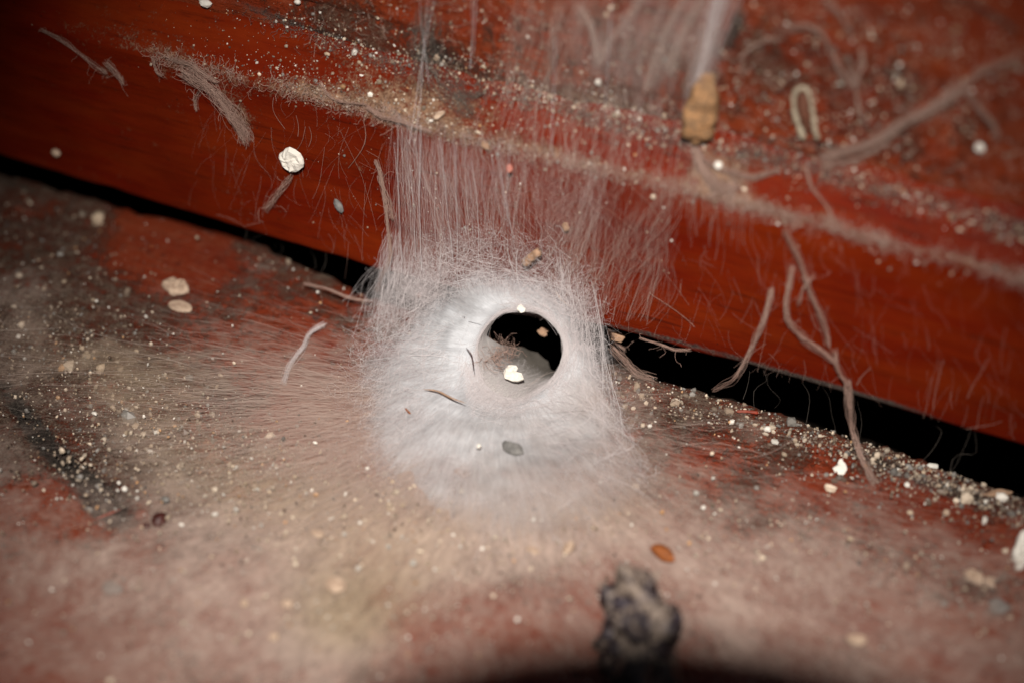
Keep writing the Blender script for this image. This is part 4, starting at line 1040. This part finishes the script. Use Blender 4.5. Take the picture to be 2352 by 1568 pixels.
def stick(label, pts, h, w, mat, name, cat, taper=True, sides=6, seed=0, onz=None, group='flakes and crumbs'):
    if onz is not None: P = np.stack([on_z(np.array(float(x)), np.array(float(y)), onz) for x, y in pts])
    else: P, _ = hit([p[0] for p in pts], [p[1] for p in pts], h)
    K = 14; B = interp_path(P, K); loc = B[0].copy()
    r = np.random.default_rng(seed)
    rad = w*(np.sin(np.linspace(.3, math.pi-.3, K)) if taper else np.ones(K))*(.85+.3*r.random(K)); rad[0] *= .4; rad[-1] *= .4
    V, F = tubes(B[None], rad[None], sides); o = mesh_obj(name, V-loc, F, M[mat]); o.location = Vector(loc)
    return tag(o, label, cat, group)
stick('short tan wood splinter leaning on the web above the mouth', [(1205, 606), (1222, 590), (1240, 576)], .18, .06, 'tan', 'splinter', 'splinter', False, 5, 1)
stick('thin red splinter at the brink of the gap at right', [(1692, 944), (1715, 944), (1742, 948)], .06, .025, 'redwood', 'splinter', 'splinter', False, 5, 2)
stick('curved tan fibre on the white silk left below the mouth', [(972, 893), (1005, 896), (1040, 915), (1070, 925)], 0, .012, 'tan', 'plant_fibre', 'fibre', True, 6, 3, .52)
stick('short dark curved hair on the funnel wall left of the mouth', [(1070, 797), (1084, 815), (1088, 850)], 0, .008, 'maroon', 'insect_hair', 'hair', True, 6, 4, .75)
stick('tiny orange fibre on the silk at the lower left of the funnel', [(930, 936), (943, 950)], 0, .014, 'orange', 'plant_fibre', 'fibre', True, 6, 5, .36)
stick('pale straw fibre in the web right above the mouth', [(1275, 668), (1290, 690), (1310, 705)], .16, .016, 'tan', 'plant_fibre', 'fibre', True, 6, 6)
stick('red fibre lying on the silk at lower left', [(218, 1192), (248, 1180), (278, 1168)], 0, .018, 'redwood', 'plant_fibre', 'fibre', True, 6, 7, .06)

# insect case hanging at the end of the bundle
def spindle(name, label, top, bot, w, mat, h, cat, flat=.7, seed=0, nK=26):
    p0, n0 = hit1(*top, h); p1, n1 = hit1(*bot, h)
    ax = p1-p0; Lx = np.linalg.norm(ax); ax = ax/Lx; n = -Dv-ax*((-Dv)@ax); n /= np.linalg.norm(n); s = np.cross(ax, n)
    K = nK; G_ = 28; t = np.linspace(0, 1, K); g = np.linspace(0, 2*math.pi, G_, endpoint=False)
    prof = np.interp(t, [0, .05, .3, .62, .80, .88, .93, 1], [.25, .45, .78, 1.0, .98, .85, .30, .16])*w
    GG, TT_ = np.meshgrid(g, t, indexing='ij'); PR = np.interp(TT_, t, prof)
    P = p0+ax*(TT_*Lx)[..., None]+(s*np.cos(GG)[..., None]+n*np.sin(GG)[..., None]*flat)*PR[..., None]
    P = P+(fbm(P*6+seed, 4)-.5)[..., None]*n*w*.9+(fbm(P*5+seed+9, 3)-.5)[..., None]*s*w*.9
    o = mesh_obj(name, (P-p0).reshape(-1, 3), grid_faces(G_, K, True), M[mat]); o.location = Vector(p0)
    return tag(o, label, cat)
spindle('insect_case', 'orange brown spindle shaped insect case hanging at the end of the silk bundle', (1628, 165), (1596, 330), .20, 'case', .16, 'insect case')

# empty husk: two pale ribs joined at the top round a dark hollow shell
def husk():
    loc, n = hit1(1842, 260, .03)
    root = empty('empty_husk', loc); tag(root, 'hollow pale ribbed insect husk standing on the rough board', 'insect husk')
    ribs = [([(1850, 200), (1832, 203), (1822, 222), (1824, 255), (1832, 285), (1846, 318)], .034), ([(1850, 200), (1862, 225), (1868, 262), (1872, 300), (1878, 318)], .030)]
    for pts, w in ribs:
        P, _ = hit([p[0] for p in pts], [p[1] for p in pts], .09); B = interp_path(P, 22)
        r = np.random.default_rng(len(pts)); rad = w*(.6+.5*r.random(22)); rad[0] *= .5; rad[-5:] *= 1.25
        V, F = tubes(B[None], rad[None], 8); mesh_obj('rib', V-loc, F, M['cream_dull'], root)
    pts = [(1846, 205), (1846, 230), (1850, 265), (1857, 300)]
    P, _ = hit([p[0] for p in pts], [p[1] for p in pts], .03); B = interp_path(P, 16)
    V, F = tubes(B[None], (.085*np.sin(np.linspace(.5, 2.6, 16)))[None], 10); mesh_obj('shell', V-loc, F, M['husk_dark'], root)
M['cream_dull'] = plain('dull_chitin', (.40, .33, .24), .6, 16, .5, .7)
M['husk_dark'] = plain('brown_chitin', (.13, .05, .03), .5, 16, .5, .7)
husk()

# the dark mottled lump in the foreground
def big_lump():
    base = on_z(np.array(1465.), np.array(1500.), 0)
    V, F = ico(5)
    lobes = [((.0, .0, .5), .62), ((-.15, .35, .75), .5), ((.28, .1, .45), .42), ((-.42, -.1, .35), .36), ((.38, -.38, .25), .36), ((-.05, -.45, .3), .45), ((.5, -.15, .2), .25), ((-.3, .2, .9), .25)]
    # star-shaped union of lobes seen from the centre
    c = np.array([0, 0, .45]); R = np.full(len(V), .2)
    for (q, r) in lobes:
        o = np.array(q)-c; b = V@o; disc = b*b-(o@o-r*r); m = disc > 0
        rr = np.where(m, b+np.sqrt(np.where(m, disc, 0)), 0); R = np.maximum(R, rr)
    R = R*(1+(fbm(V*2.6+3, 4)-.5)*1.3)+(fbm(V*7, 3)-.5)*.25
    P = c+V*R[:, None]; P *= np.array([.52, .74, .80]); P[:, 2] = np.maximum(P[:, 2], -.02)
    o = mesh_obj('beetle_remains', P, F, M['lump']); o.location = Vector(base); o.rotation_euler = (0, 0, .35)
    tag(o, 'dark lumpy mottled insect remains, large and blurred in the near foreground', 'insect remains')
big_lump()
